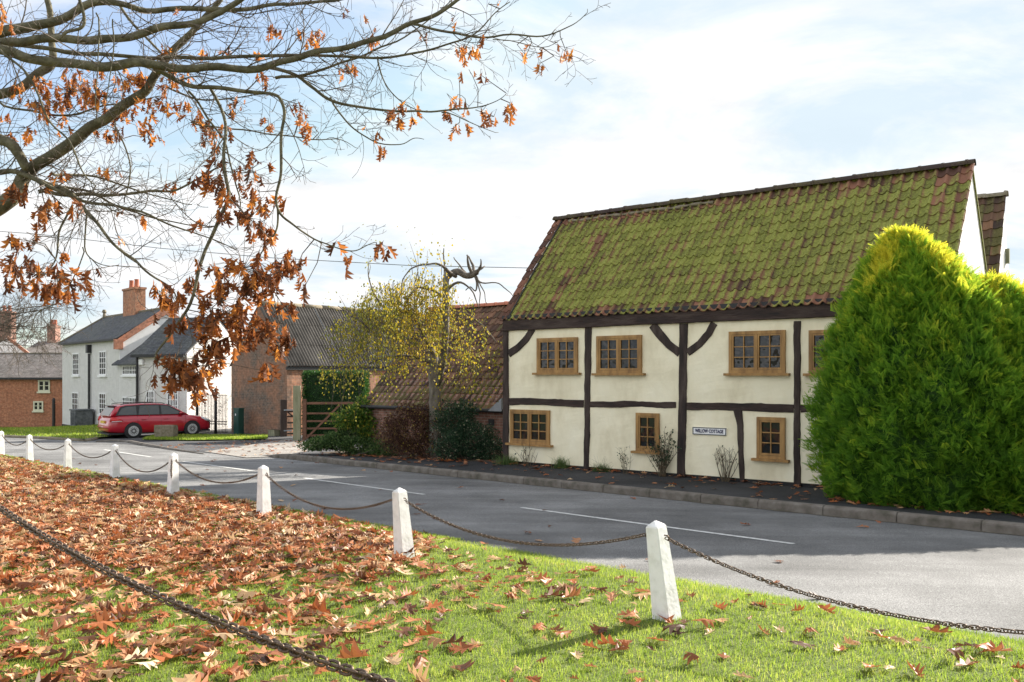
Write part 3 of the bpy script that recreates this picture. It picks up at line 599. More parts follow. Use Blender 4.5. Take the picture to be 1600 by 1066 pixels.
# finely divide and gently distort the front face so that the plaster undulates
bm = bmesh.new(); bm.from_mesh(wall.data)
fr_ = [f for f in bm.faces if f.normal.y < -.9]
ed = set(e for f in fr_ for e in f.edges)
bmesh.ops.subdivide_edges(bm, edges=list(ed), cuts=40, use_grid_fill=True)
for v in bm.verts:
    if v.co.y < .001 and .2 < v.co.x < LC-.3: v.co.y = -.014 + .022*mnoise.noise(v.co*1.7) + .009*mnoise.noise(v.co*5)
bm.to_mesh(wall.data); bm.free()
gab = MB(); gab.prism([(0, .1), (DEP*2, .1), (DEP*2, EZ), (DEP, RZ-.04), (0, EZ)], LC-.05, LC, 'x'); gab.build('gable_wall', M['whitewash'], cot)
pl = MB(); pl.box(0.04, LC-.02, .035, DEP*2-.03, -.5, .10); pl.build('plinth', M['plinth'], cot)
def beam(pts_c, wds, yf=-.012, th=.06, hor=False, amp=.019, name='timber'):
    """beam along a polyline (local x,z), widths per point"""
    # resample
    P_ = [Vector((a, b)) for a, b in pts_c]; out_ = []
    for i in range(len(P_)-1):
        k = max(1, int((P_[i+1]-P_[i]).length/.09))
        for q in range(k): f = q/k; out_.append((P_[i].lerp(P_[i+1], f), wds[i]*(1-f)+wds[i+1]*f))
    out_.append((P_[-1], wds[-1])); mb = MB(); sd = random.uniform(0, 99)
    for i, (p, w_) in enumerate(out_):
        d = (out_[min(i+1, len(out_)-1)][0]-out_[max(i-1, 0)][0]).normalized(); nrm = Vector((-d.y, d.x))
        e1 = mnoise.noise((p.x*2.2+sd, p.y*2.2, 1))*amp + mnoise.noise((p.x*9+sd, p.y*9, 1))*amp*.5; e2 = mnoise.noise((p.x*2.2+sd, p.y*2.2, 9))*amp + mnoise.noise((p.x*9+sd, p.y*9, 5))*amp*.5
        a = p+nrm*(w_/2+e1); b = p-nrm*(w_/2+e2); yy = yf-th*.5+mnoise.noise((p.x*3+sd, p.y*3, 3))*.008
        mb.v += [(a.x, yf+.05, a.y), (a.x, yy+.012, a.y), (a.x-nrm.x*.012, yy, a.y-nrm.y*.012), (b.x+nrm.x*.012, yy, b.y+nrm.y*.012), (b.x, yy+.012, b.y), (b.x, yf+.05, b.y)]
    for i in range(len(out_)-1):
        for k in range(5): mb.f4.append((i*6+k, i*6+k+1, (i+1)*6+k+1, (i+1)*6+k))
    n = (len(out_)-1)*6; mb.fn.append((0,1,2,3,4,5)); mb.fn.append((n+5,n+4,n+3,n+2,n+1,n))
    return mb.build(name, M['oldtimberh'] if hor else M['oldtimber'], cot)
def pp(*a): return [C.px(x, y) for x, y in a]
def wd(px_a, px_b, y=600): return C.px(px_b, y)[0]-C.px(px_a, y)[0]
ZB = -.12
# top plate
beam([(-.02, BZ), (LC*.5, BZ+.01), (LC, BZ+.01)], [.27, .25, .25], th=.14, hor=True, amp=.008, name='wall_plate', yf=-.02)
fas = MB(); fas.box(-.04, LC+.02, -.085, .02, BZ+.13, EZ-.02); fas.build('eaves_board', M['black'], cot)
# posts
def post(xt, xb, wt, wb, yt, yb, x_mid=None):
    a = C.px(xt, yt); b = C.px(xb, yb); pts = [a, b] if x_mid is None else [a, C.px(*x_mid), b]
    beam(pts, [wt, wb] if x_mid is None else [wt, (wt+wb)/2*.92, wb])
a = C.px(791.5, 512); beam([(a[0], BZ), (a[0]-.0, 1.4), (a[0]-.01, ZB)], [.15, .16, .17], th=.08)
post(919.7, 917.0, wd(914.5,925), wd(913,921.5), 512, 737, (918.5, 628))
post(1069, 1064.5, wd(1062.6,1075), wd(1057.6,1071), 506, 752, (1067, 630))
post(1246.6, 1246.5, wd(1241,1252), wd(1241,1252), 502, 769, (1246, 640))
post(1153, 1160.5, wd(1146,1160), wd(1157,1164.5), 640, 757, (1157, 665))
a = C.px(1440, 500); beam([(a[0], BZ), (a[0]+.02, 1.4), (a[0], ZB)], [.19, .17, .2])
a = (LC-.10, 0); beam([(a[0], BZ), (a[0], ZB)], [.2, .2], th=.08)
# mid rails
def rail(x0, y0, x1, y1, w0, w1):
    a = C.px(x0, y0); b = C.px(x1, y1); beam([a, ((a[0]+b[0])/2, (a[1]+b[1])/2+.012), b], [w0, (w0+w1)/2, w1], hor=True)
rail(787, 627, 913, 631.0, .165, .16); rail(922, 631.8, 1057, 633.5, .14, .13); rail(1074, 634.8, 1241, 638.2, .16, .16); rail(1252, 638.5, 1446, 640, .15, .15)
# curved braces
def brace(pts, w0, w1): beam(pp(*pts), [w0]+[(w0+w1)/2]*(len(pts)-2)+[w1])
brace([(834, 514), (824, 528), (811, 542), (796, 553)], .17, .17)
brace([(1020, 508), (1031, 522), (1045, 538), (1063, 552)], .21, .17)
brace([(1117, 505), (1108, 521), (1094, 537), (1075, 551)], .15, .15)
# windows
WIN = [(841, 528, 904.3, 582.5, 2), (934, 524.5, 1004, 583.3, 2), (1140.6, 517.2, 1228.5, 583.3, 2), (1265.2, 515, 1362, 583.5, 2), (799, 640.5, 860.7, 695.7, 2), (995.5, 645.5, 1031.5, 706.5, 1), (1184, 652, 1228, 718.5, 1)]
for (x0, y0, x1, y1, sec) in WIN:
    a, zt = C.px(x0, y0); b, zb_ = C.px(x1, y1); _, zt2 = C.px(x1, y0); xm = (x0+x1)/2
    zt = C.px(xm, y0)[1]; zb_ = C.px(xm, y1 - (0 if y1 < 600 else .035*(x1-x0)))[1]
    window(cot, C, a, b, zb_, zt, -.022, M['oak'], sections=sec, cols=2, rows=3, fw=.065, casew=.036, bar=.02, proud=.05)
# name sign
a, z1_ = C.px(1083.5, 667); b, z0_ = C.px(1136, 681.5)
z1_ = C.px(1110, 668.0)[1]; z0_ = C.px(1110, 679.8)[1]
sg = empty('name_sign', (*C.world((a+b)/2, -.03), C.z0+(z0_+z1_)/2), C.rz, 'small white house name plate with dark blue lettering on the cream wall', 'sign')
sw, shh = (b-a)/2, (z1_-z0_)/2
mb = MB(); mb.box(-sw, sw, -.012, .03, -shh, shh); mb.build('board', M['whitepaint'], sg, bevel=.003)
mb = MB(); f_ = .02
for bx in ((-sw, sw, shh-f_, shh), (-sw, sw, -shh, -shh+f_), (-sw, -sw+f_, -shh+f_, shh-f_), (sw-f_, sw, -shh+f_, shh-f_)): mb.box(bx[0], bx[1], -.017, -.0125, bx[2], bx[3])
mb.build('border', M['bin'], sg)
M['navy'] = noisy('navy_lettering', [(0.015,0.015,0.06),(0.03,0.03,0.10)], 8, .5, 0)
cu = bpy.data.curves.new('lettering', 'FONT'); cu.body = 'WILLOW COTTAGE'; cu.size = shh*1.25; cu.align_x = 'CENTER'; cu.align_y = 'CENTER'; cu.extrude = .002; cu.offset = .0035
to = bpy.data.objects.new('lettering_tmp', cu); COL.objects.link(to); bpy.context.view_layer.update()
dg = bpy.context.evaluated_depsgraph_get(); me = bpy.data.meshes.new_from_object(to.evaluated_get(dg)); bpy.data.objects.remove(to)
xsz = max(v.co.x for v in me.vertices)-min(v.co.x for v in me.vertices); fx = (2*sw-.12)/xsz
for v in me.vertices: v.co = Vector((v.co.x*fx, -.0185-v.co.z, v.co.y))
me.materials.clear(); me.materials.append(M['navy']); link('lettering', me, sg)
# roof
pitch = math.atan2(RZ-EZ+.02, DEP); SL = math.hypot(RZ-EZ, DEP)+.20
def redfn(i, j, r):
    e = 0
    if j == 0: e += .42
    if j == 1: e += .15
    if i == 0: e += 1.0
    if j >= 12: e += r.choice([0, .25, .5])
    if i >= 44: e += r.choice([.1, .3, .6]) if j < 5 else .1
    if r.random() < .05: e += .25
    if j > 7 and i > 24: e += .12
    if (i == 6 and j > 6) or (i == 8 and 2 < j < 8): e += .45
    return e
ra, rb = LC+.08, math.cos(pitch)
roof = pantiles('roof', LC+.16, SL, 47, 13, M['mosstile'], cot, (-.10, DEP, RZ+.03), pitch, redfn, lift=.026, amp=.046)
back = MB(); back.prism([(DEP, RZ-.03), (DEP*2+.12, EZ-.12), (DEP*2+.12, EZ-.05), (DEP, RZ+.04)], -.06, LC+.03, 'x'); back.build('rear_roof', M['mosstile'], cot)
ridge('ridge_tiles', -.12, LC+.06, DEP, RZ+.045, M['browntile'], cot, .125, .43)
vb = MB(); vs_, vc_ = math.sin(pitch), math.cos(pitch)
mor = MB(); mor.tube([(x, DEP-.13-.01*math.sin(x*9), RZ-.085+.012*math.sin(x*5)) for x in np.arange(.4, 4.6, .12)], [.035+.012*math.sin(i*1.7) for i in range(len(np.arange(.4, 4.6, .12)))], 7)
mor.build('ridge_mortar', M['stone'], cot, smooth=True)
# a dark verge board line inside the red column of tiles
vg = MB(); p0 = Vector((.155, DEP-.05, RZ-.0)); p1 = Vector((.155, DEP-SL*vc_, RZ-SL*vs_+.045)); vg.tube([p0, p1], .018, 6); vg.build('verge_joint', M['black'], cot)
# ---- rear pile of the cottage
r2y = 3.6; x2 = C.px(1572, 304, DEP+r2y)[0]; z2 = C.px(1572, 304, DEP+r2y)[1]
s2 = MB(); s2.prism([(DEP*2+.02, .05), (DEP*2+2.6, .05), (DEP*2+2.6, EZ), (DEP+r2y, z2-.12), (DEP*2+.02, EZ-.1)], LC*.35, x2-.05, 'x'); s2.build('rear_wall', M['whitewash'], cot)
p2 = math.atan2(z2-EZ, r2y-DEP+.25); sl2 = math.hypot(z2-EZ, r2y-DEP+.25)+.1
pantiles('rear_roof_front_slope', x2-LC*.5, sl2, 24, 13, M['browntile'], cot, (LC*.5, DEP+r2y, z2), p2, lambda i, j, r: r.choice([-.6, -.3, 0, .3]), seed=5)
ridge('rear_ridge', LC*.5, x2+.03, DEP+r2y, z2, M['stone'], cot)
lx_, lz_ = C.px(1577.5, 395, DEP+r2y-.3); v_ = MB(); v_.box(x2-.06, x2+.03, DEP+r2y+.25, DEP+r2y+.38, lz_-.17, lz_+.17); v_.build('vent', M['greywood'], cot)

# ---- low pantiled outbuilding against the cottage
E = Fr(*C.world(0, 2.2), .794, -.607, -.5)
eb = E.root('outbuilding', 'low brick outbuilding with a big brown pantile roof left of the cottage', 'outbuilding')
ex0 = -7.4; ez = E.px(785, 633)[1]; erx, erz = E.px(799, 476, 3.0)
mb = MB(); mb.prism([(0, -.3), (6, -.3), (6, ez), (3, erz-.12), (0, ez)], ex0+.1, -.02, 'x'); mb.build('wall', M['oldbrick'], eb)
pe = math.atan2(erz-ez, 3.0); se_ = math.hypot(erz-ez, 3.0)+.2
pantiles('roof', -ex0, se_, 33, 15, M['browntile'], eb, (ex0, 3.0, erz), pe, lambda i, j, r: r.choice([0, .3, -.3]) - (.35 if j > 11 else 0), seed=3, lift=.035, amp=.032)
mb = MB(); mb.prism([(3, erz-.06), (6.2, ez-.1), (6.2, ez-.02), (3, erz+.02)], ex0, -.02, 'x'); mb.build('rear_roof', M['browntile'], eb)
ridge('ridge_tiles', ex0, -.02, 3.0, erz+.02, M['terracotta'], eb, .12, .42)
mb = MB(); mb.tube([(ex0, -.17, ez-.16), (-.3, -.17, ez-.16)], .055, 8); mb.build('gutter', M['black'], eb)
fl = MB(); a = E.px(772, 640, -.15)[0]; b_ = E.px(785, 640, -.15)[0]
fl.quad((b_-.45, -.22, ez-.16), (b_+.02, -.22, ez-.16), (b_+.02, .15, ez+.30)); fl.prism([(b_-.45, ez-.17), (b_+.03, ez-.17), (b_+.03, ez+.2)], -.24, -.16, 'y'); fl.build('lead_flashing', M['lead'], eb)
vb = MB(); a, zz_ = E.px(768, 660); vb.box(a-.1, a+.1, -.02, .02, zz_-.09, zz_+.09); vb.build('air_vent', M['black'], eb)

# ---- the brick barn with the corrugated roof
D = Fr(-10.1-.75*4.68, 38.2+.66*4.68, .75, -.66, -.85)
db = D.root('barn', 'old brick barn with grey corrugated roof behind the field gate', 'barn')
GW = 4.68; dez = D.px(450, 566)[1]; dap = D.px(405, 474, 0)
dx_ = dap[0]; daz = dap[1]; DL = 15.0
dez = CAMZ+(HY-567)/F*38.2-D.z0
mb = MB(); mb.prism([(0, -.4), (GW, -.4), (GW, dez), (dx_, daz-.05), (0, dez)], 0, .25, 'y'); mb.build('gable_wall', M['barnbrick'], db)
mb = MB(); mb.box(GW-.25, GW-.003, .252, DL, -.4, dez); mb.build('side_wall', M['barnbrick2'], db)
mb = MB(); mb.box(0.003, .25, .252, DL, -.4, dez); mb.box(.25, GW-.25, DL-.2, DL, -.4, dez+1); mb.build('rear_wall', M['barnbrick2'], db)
def corr(name, xa, za, xb, zb, y0, y1, parent, pitch_=.075, amp=.022, courses=3):
    """corrugated sheets running down the slope, waves along y"""
    n = int((y1-y0)/pitch_*6); yy = np.linspace(y0, y1, n); hh = amp*np.sin(yy/pitch_*2*np.pi); V, Fq, b = [], [], 0
    nx, nz = -(zb-za), (xb-xa); l = math.hypot(nx, nz); nx, nz = nx/l, nz/l
    if nz < 0: nx, nz = -nx, -nz
    for c in range(courses):
        f0 = c/courses-(.02 if c else 0); f1 = (c+1)/courses; l0, l1 = 0.0, .02
        for f, lf in ((f0, l0), (f1, l1), (f1, l1-.018)):
            V.append(np.stack([xa+(xb-xa)*f+nx*(hh+lf), yy, za+(zb-za)*f+nz*(hh+lf)], 1))
        i = np.arange(n-1)+b
        Fq.append(np.stack([i, i+1, i+n+1, i+n], 1)); Fq.append(np.stack([i+n, i+n+1, i+2*n+1, i+2*n], 1)); b += 3*n
    return mesh_np(name, np.concatenate(V), Fq, M['corrug'], parent, smooth=False)
ov = .12; sx = (dez-daz)/(GW-dx_)
corr('roof', dx_, daz, GW+ov, dez+sx*ov, -.06, DL, db, .16, .04)
corr('rear_roof', dx_, daz, -ov, dez+(-ov-0)*(daz-dez)/dx_, -.06, DL, db, .16, .04)
mb = MB(); y = -.08
while y < DL: mb.tube([(dx_, y, daz+.02), (dx_, y+1.2, daz+.02)], [.11, .10], 8); y += 1.2
mb.build('ridge_capping', M['stone'], db, smooth=True)
for yy in (3.0, 6.1, 9.2):
    mb = MB(); mb.tube([(dx_+.02, yy, daz+.02), (GW+ov, yy, dez+sx*ov+.06)], .035, 5); mb.build('sheet_joint', M['bin'], db)
mb = MB(); mb.box(GW-.02, GW+.09, -.05, DL, dez-.32, dez-.17); mb.build('eaves_board', M['black'], db)

# ---- white house: main block, low wing, slate lean-to
A = Fr(-28.0, 53.0, .678, -.736, -1.3)
ah = A.root('white_house', 'white roughcast house with slate roof and brick chimney behind the red car', 'house')
LA = A.px(187, 600)[0]; aez = CAMZ+50.5/F*53.0-A.z0
ax, az = A.px(258, 482, 3.0)
# depth of the gable from the ridge position at the right verge
u = (260-CX)/F; wA = None
for k in range(200):
    q = 1+k*.02; X_w, Y_w = A.world(LA+.1, q)
    if X_w/Y_w >= u: wA = q; break
Yr = A.world(LA, wA)[1]; arz = CAMZ+(HY-481.5)/F*Yr-A.z0
mb = MB(); mb.prism([(0, -.3), (2*wA, -.3), (2*wA, aez), (wA, arz-.1), (0, aez)], .01, LA-.01, 'x'); mb.build('wall', M['render'], ah)
mb = MB(); mb.prism([(0, -.3), (2*wA, -.3), (2*wA, aez), (wA, arz-.06), (0, aez)], LA-.01, LA+.03, 'x'); mb.build('gable_wall', M['whitepaint'], ah)
hipx = A.px(163, 493, wA)[0]
rt = .10; mb = MB()   # slate roof: hipped at the left end, gable at the right
o0 = -.18
mb.quad((o0, -.2, aez-.05), (LA+.02, -.2, aez-.05), (LA+.02, wA, arz), (hipx, wA, arz)); mb.quad((o0, -.2, aez-.05), (hipx, wA, arz), (o0, 2*wA+.2, aez-.05)); mb.quad((LA+.02, 2*wA+.2, aez-.05), (o0, 2*wA+.2, aez-.05), (hipx, wA, arz), (LA+.02, wA, arz))
mb.quad((o0, -.2, aez-.05), (o0, 2*wA+.2, aez-.05), (LA+.02, 2*wA+.2, aez-.05), (LA+.02, -.2, aez-.05))
mb.build('roof', M['slate'], ah)
mb = MB(); mb.tube([(hipx, wA, arz+.02), (LA, wA, arz+.02)], .07, 6); mb.tube([(o0, -.2, aez-.02), (hipx, wA, arz+.02)], .06, 6); mb.build('ridge_tiles', M['stone'], ah)
mb = MB(); mb.tube([(hipx, wA, arz), (hipx, wA, arz+.28), (hipx, wA, arz+.34), (hipx, wA, arz+.5)], [.12, .08, .15, .09], 8); mb.build('finial', M['stone'], ah)
pa = math.atan2(arz-aez, wA); mb = MB(); n_ = Vector((0, -math.sin(pa), math.cos(pa)))
for s in (-1, 1):
    y0_ = wA+s*(wA+.1)
    a0 = Vector((0, y0_, aez-.05)); a1 = Vector((0, wA, arz+.05)); dn_ = Vector((0, 0, -.42))
    mb.prism([(a0.y, a0.z), (a1.y, a1.z), (a1.y, a1.z-.40), (a0.y, a0.z-.36)], LA-.06, LA+.10, 'x')
mb.box(LA-.12, LA+.12, -.28, .14, aez-.62, aez-.08); mb.build('brick_verge', M['verge'], ah)
mb = MB(); mb.box(-.05, LA, -.26, -.16, aez-.14, aez-.03); mb.build('gutter', M['black'], ah)
mb = MB(); mb.box(-.03, LA+2.3, -.03, 0, -.3, .16); mb.build('plinth', M['plinth'], ah)
def chim(fr, root, xl, xr, yt, yb, yo, mat, pots=2, depth=.7, wf=.72):
    a = fr.px(xl, yt, yo); b = fr.px(xr, yt, yo); z0 = fr.px(xl, yb, yo)[1]; zt = a[1]; w_ = b[0]-a[0]; cx = (a[0]+b[0])/2
    w_ *= wf
    mb = MB(); mb.box(cx-w_/2, cx+w_/2, yo-depth/2, yo+depth/2, z0-.8, zt-.12)
    mb.box(cx-w_/2-.05, cx+w_/2+.05, yo-depth/2-.05, yo+depth/2+.05, zt-.12, zt); o = mb.build('chimney', mat, root)
    for k in range(pots):
        px_ = cx+(k-(pots-1)/2)*w_*.42; p = MB(); p.tube([(px_, yo, zt-.02), (px_, yo, zt+.12), (px_, yo, zt+.46), (px_, yo, zt+.5)], [.17, .14, .12, .15], 10); q = p.build('chimney_pot', M['terracotta'], o, smooth=True)
    return o
chim(A, ah, 194, 226, 454, 492, wA+.05, M['barnbrick2'], 2, .6, .60)
def sash(x0, y0, x1, y1, yf=-.0, fr=A, root=ah, sec=1, cols=3, rows=4, fw=.07, mat=None, yo=0, silla=.08, cw=0):
    a = fr.px(x0, y1, yo); b = fr.px(x1, y1, yo); zt = fr.px((x0+x1)/2, y0, yo)[1]; zb = fr.px((x0+x1)/2, y1, yo)[1]
    return window(root, fr, a[0], b[0], zb, zt, yo-.01, mat or M['whitepaint'], sec, cols, rows, fw, True, .05, .035, silla=silla, sillh=.10, casew=cw)
for q in ((114.6, 552, 124.6, 586.5), (156, 548.5, 167, 586.5), (113.4, 613, 123.2, 650), (156, 614, 166.5, 648)): sash(*q)
LB = A.px(216.5, 600)[0]
bz = A.px(200, 568.5, -.25)[1]
mb = MB(); mb.box(LA+.031, LB+.6, .0, 2.6, -.3, bz+.1); mb.build('wing_wall', M['render'], ah)
sash(192.5, 571, 214.8, 586, sec=4, cols=2, rows=2, fw=.06); sash(192.5, 620.5, 214.8, 640, sec=4, cols=2, rows=3, fw=.06)
mb = MB(); mb.quad((LA-.35, -.3, bz), (LB+.6, -.3, bz), (LB+.6, 2.7, bz+2.3), (LA+.04, 2.7, bz+2.3)); mb.quad((LA-.35, -.3, bz-.08), (LB+.6, -.3, bz-.08), (LB+.6, -.3, bz), (LA-.35, -.3, bz)); mb.build('wing_roof', M['slate'], ah)
mb = MB(); x_ = A.px(139, 600, -.1)[0]
mb.tube([(x_, -.1, aez-.75), (x_, -.1, .75), (x_-.12, -.1, .3)], .065, 8); mb.box(x_-.16, x_+.16, -.24, .0, aez-.72, aez-.25); mb.build('drainpipe', M['iron'], ah)
# lean-to block C, forward of the main block
Cf = Fr((216-CX)/F*42.3, 42.3, .95, -.31, -.9)
ch = Cf.root('white_annexe', 'white roughcast annexe with slate roof and tall window beside the iron gates', 'house')
cx0 = 0.0; cx1 = Cf.px(292, 600)[0]; cez = Cf.px(218, 552.5)[1]
u = (342-CX)/F; wC = 3.0
for k in range(400):
    q = .5+k*.02; X_w, Y_w = Cf.world(cx1, q)
    if X_w/Y_w >= u: wC = q; break
crz = CAMZ+(HY-497)/F*Cf.world(cx1, wC)[1]-Cf.z0
mb = MB(); mb.prism([(0, -.3), (2*wC, -.3), (2*wC, cez), (wC, crz-.1), (0, cez)], cx0, cx1, 'x'); mb.build('wall', M['render'], ch)
mb = MB()
for s in (0, 1):
    e0 = (-.22, cez-.12) if s == 0 else (2*wC+.22, cez-.12)
    mb.prism([(e0[0], e0[1]), (wC, crz-.03), (wC, crz+.06), (e0[0], e0[1]+.09)], cx0-.22, cx1+.08, 'x')
mb.build('roof', M['slate'], ch)
mb = MB(); mb.box(cx0-.2, cx1+.05, -.32, -.22, cez-.2, cez-.08); mb.tube([(cx0+.02, -.1, cez-.15), (cx0+.02, -.1, -.1)], .06, 8); mb.build('drainpipe', M['black'], ch)
sash(229, 610.5, 242.5, 643, fr=Cf, root=ch, sec=2, cols=2, rows=3, fw=.06)
sash(261.8, 604, 279.5, 655, fr=Cf, root=ch, sec=3, cols=2, rows=5, fw=.06)
a, z_ = Cf.px(222, 566); mb = MB(); mb.box(a-.13, a+.13, -.12, -.005, z_-.14, z_+.14); ab = mb.build('alarm_box', M['whitepaint'], ch, bevel=.02)
mb = MB(); mb.box(cx0+.05, cx1+.01, -.02, 0, -.3, .14); mb.build('plinth', M['plinth'], ch)

# ---- brick house at the far left, and a taller house behind it
G = Fr(-44, 56.0, 1, 0, -1.5)
gh = G.root('brick_house', 'low red brick house with brown slate roof at the far left', 'house')
gx1 = G.px(101, 600)[0]; gez = G.px(50, 589)[1]; grz = G.px(50, 553.5, 2.6)[1]
mb = MB(); mb.prism([(0, -.2), (5.2, -.2), (5.2, gez), (2.6, grz-.06), (0, gez)], 0, gx1+2, 'x'); mb.build('wall', M['brick'], gh)
mb = MB(); mb.prism([(-.2, gez-.12), (2.6, grz-.03), (2.6, grz+.06), (-.2, gez-.03)], -.2, gx1+2.2, 'x'); mb.prism([(5.4, gez-.12), (2.6, grz-.03), (2.6, grz+.06), (5.4, gez-.03)], -.2, gx1+2.2, 'x'); mb.build('roof', M['brownslate'], gh)
mb = MB(); mb.box(-.2, gx1+2.2, -.29, -.2, gez-.18, gez-.06); mb.build('gutter', M['black'], gh)
mb = MB(); mb.tube([(-.2, 2.6, grz+.05), (gx1+2.2, 2.6, grz+.05)], .06, 6); mb.build('ridge_tiles', M['stone'], gh)
M['creampaint'] = noisy('cream_paint', [(0.58,0.57,0.42),(0.68,0.67,0.52)], 5, .6, 0)
sash(60, 594, 78.5, 612, fr=G, root=gh, sec=2, cols=1, rows=2, fw=.05, mat=M['creampaint'], silla=.05, cw=.04)
sash(52.5, 627, 68, 642, fr=G, root=gh, sec=2, cols=1, rows=2, fw=.05, mat=M['creampaint'], silla=.05, cw=.04)
H = Fr(-54, 68.0, 1, 0, -1.5)
hh = H.root('distant_house', 'white gabled house with brick chimneys behind the low brick house', 'house')
hx = H.px(50, 560)[0]; hap = H.px(12, 527)[1]; heav = H.px(50, 556)[1]; hx0 = H.px(12, 560)[0]
mb = MB(); mb.prism([(hx0-(hx-hx0), 0), (hx, 0), (hx, heav), (hx0, hap), (hx0-(hx-hx0), heav)], 0, .3, 'y'); mb.build('gable_wall', M['whitepaint'], hh)
mb = MB(); a0 = (hx0, hap+.12); a1 = (hx+.35, heav-.16)
mb.prism([a0, a1, (a1[0], a1[1]-.25), (a0[0], a0[1]-.3)], -.12, .0, 'y'); mb.build('verge', M['verge'], hh)
rr1 = H.px(52, 533, 4)[1]; rx1 = H.px(135, 533, 4)[0]
mb = MB(); mb.prism([(.31, heav-.2), (4.5, rr1), (9, heav-.2)], hx0, rx1+8, 'x'); mb.build('roof', M['brownslate'], hh)
chim(H, hh, -3, 25, 487, 530, 2.0, M['oldbrick'], 2, .8); chim(H, hh, 75, 93, 509, 535, 4.5, M['oldbrick'], 2, .8)

# ------------------------------------------------------------------ white posts and chains along the green
PT = [(5.24,.40),(5.27,4.04),(5.22,7.45),(5.60,11.5),(5.68,15.2),(6.00,19.4),(6.03,23.1),(6.0,26.7),(6.08,30.6)]
PH = .766
plabels = ['white tapered post at the near right end of the chain fence, mostly beyond the frame', 'largest and nearest white tapered post on the green, right of centre', 'second white post from the right, at the edge of the leaf litter',
           'third white post from the right, standing in leaves before the road', 'white post with a short loose end of chain dangling down its face', 'white post just left of the one with the dangling chain end',
           'white post in front of the grass verge, third from the left edge', 'white post second from the left edge of the photo', 'white post at the very left edge of the photo']
posts = []; pv = MB()
pv.frustum(.086, .058, -.12, PH-.045); 
b = len(pv.v)-4; pv.f4 = [f for f in pv.f4 if f != (4,5,6,7)]; pv.v.append((0, 0, PH)); 
for i in range(4): pv.f3.append((4+i, 4+(i+1) % 4, 8))
base = pv.build('body', M['postwhite'], None, bevel=.006); base_me = base.data; bpy.data.objects.remove(base)
hk_mes = []
for sy in (-1, 1):
    hk = MB(); hk.tube([(0, sy*.07, PH-.115), (0, sy*.10, PH-.115), (0, sy*.115, PH-.13), (0, sy*.10, PH-.148)], .006, 6)
    hk_o = hk.build('hook', M['chain'], None, smooth=True); hk_mes.append(hk_o.data); bpy.data.objects.remove(hk_o)
for k, (s, t) in enumerate(PT):
    x, y = XY(s, t); z = float(zlawn(s, t)); rz = math.atan2(ND[1], ND[0]) - R(90) + R(random.uniform(-6, 6)) + R(4)
    o = empty('chain_post', (x, y, z), rz, plabels[k], 'post', 'white posts of the chain fence')
    o.rotation_euler = (Matrix.Rotation(R([0, -7, -4.5, -.6, .8, -.4, 1.2, -.8, .5][k]), 3, 'Y') @ Matrix.Rotation(R([0, 1.2, -.5, .8, 0, -1.5, .6, -.8, .5][k]), 3, 'X') @ Matrix.Rotation(rz, 3, 'Z')).to_euler()
    link('body', base_me, o); [link('hook', h_, o) for h_ in hk_mes]; posts.append((x, y, z))
def link_mesh(mb, c, d, up, ln, wd_, r, seg=12, sec=5):
    """one oval link centred at c, long axis d, plane spanned by d and up"""
    b = len(mb.v); q = d.cross(up).normalized()
    for i in range(seg):
        a = 2*math.pi*i/seg; ca, sa = math.cos(a), math.sin(a)
        cx = (ln/2-wd_/2)*(1 if ca > 0 else -1 if ca < 0 else 0) if abs(ca) > .3 else (ln/2-wd_/2)*ca/.3
        p = c + d*(cx+ca*(wd_/2)) + up*(sa*wd_/2); nrm = (d*ca+up*sa)
        for j in range(sec):
            e = 2*math.pi*j/sec; mb.v.append(tuple(p+nrm*math.cos(e)*r+q*math.sin(e)*r))
    for i in range(seg):
        i2 = (i+1) % seg
        for j in range(sec): j2 = (j+1) % sec; mb.f4.append((b+i*sec+j, b+i2*sec+j, b+i2*sec+j2, b+i*sec+j2))
def chain(name, a, c, sag, label, pitch=.036, wire=.0042, seg=12, sec=5, wid=.026, group='chains hanging between the white posts', skew=0):
    a, c = Vector(a), Vector(c); L = (c-a).length; N = 400
    pts = []
    for i in range(N+1):
        f = i/N; p = a.lerp(c, f); g_ = f+skew*f*(1-f); p.z -= sag*4*g_*(1-g_); pts.append(p)
    cum = [0]
    for i in range(N): cum.append(cum[-1]+(pts[i+1]-pts[i]).length)
    n = int(cum[-1]/pitch); mb = MB(); org = a.copy(); j = 0
    for k in range(n):
        sdist = (k+.5)*cum[-1]/n
        while cum[j+1] < sdist: j += 1
        f = (sdist-cum[j])/(cum[j+1]-cum[j]); p = pts[j].lerp(pts[j+1], f)-org; d = (pts[j+1]-pts[j]).normalized()
        hz = d.cross(Vector((0, 0, 1))).normalized(); vt = hz.cross(d)
        an = (math.pi/4 if k % 2 else -math.pi/4)+.22*math.sin(k*.37)
        up = hz*math.cos(an)+vt*math.sin(an); link_mesh(mb, p, d, up, pitch*1.62, wid, wire, seg, sec)
    o = mb.build(name, M['chain'], None, smooth=True); o.location = org
    return tag(o, label, 'chain', group)
clabels = ['chain running off the right edge from the nearest white post', 'long chain swag between the two nearest white posts', 'chain swag between the second and third white posts from the right',
           'chain swag hanging over the road view left of the third post from the right', 'dark chain swag just left of the post with the dangling end', 'thin chain swag before the red car', 'thin chain swag before the grass verge kerb', 'chain swag at the left edge of the photo']
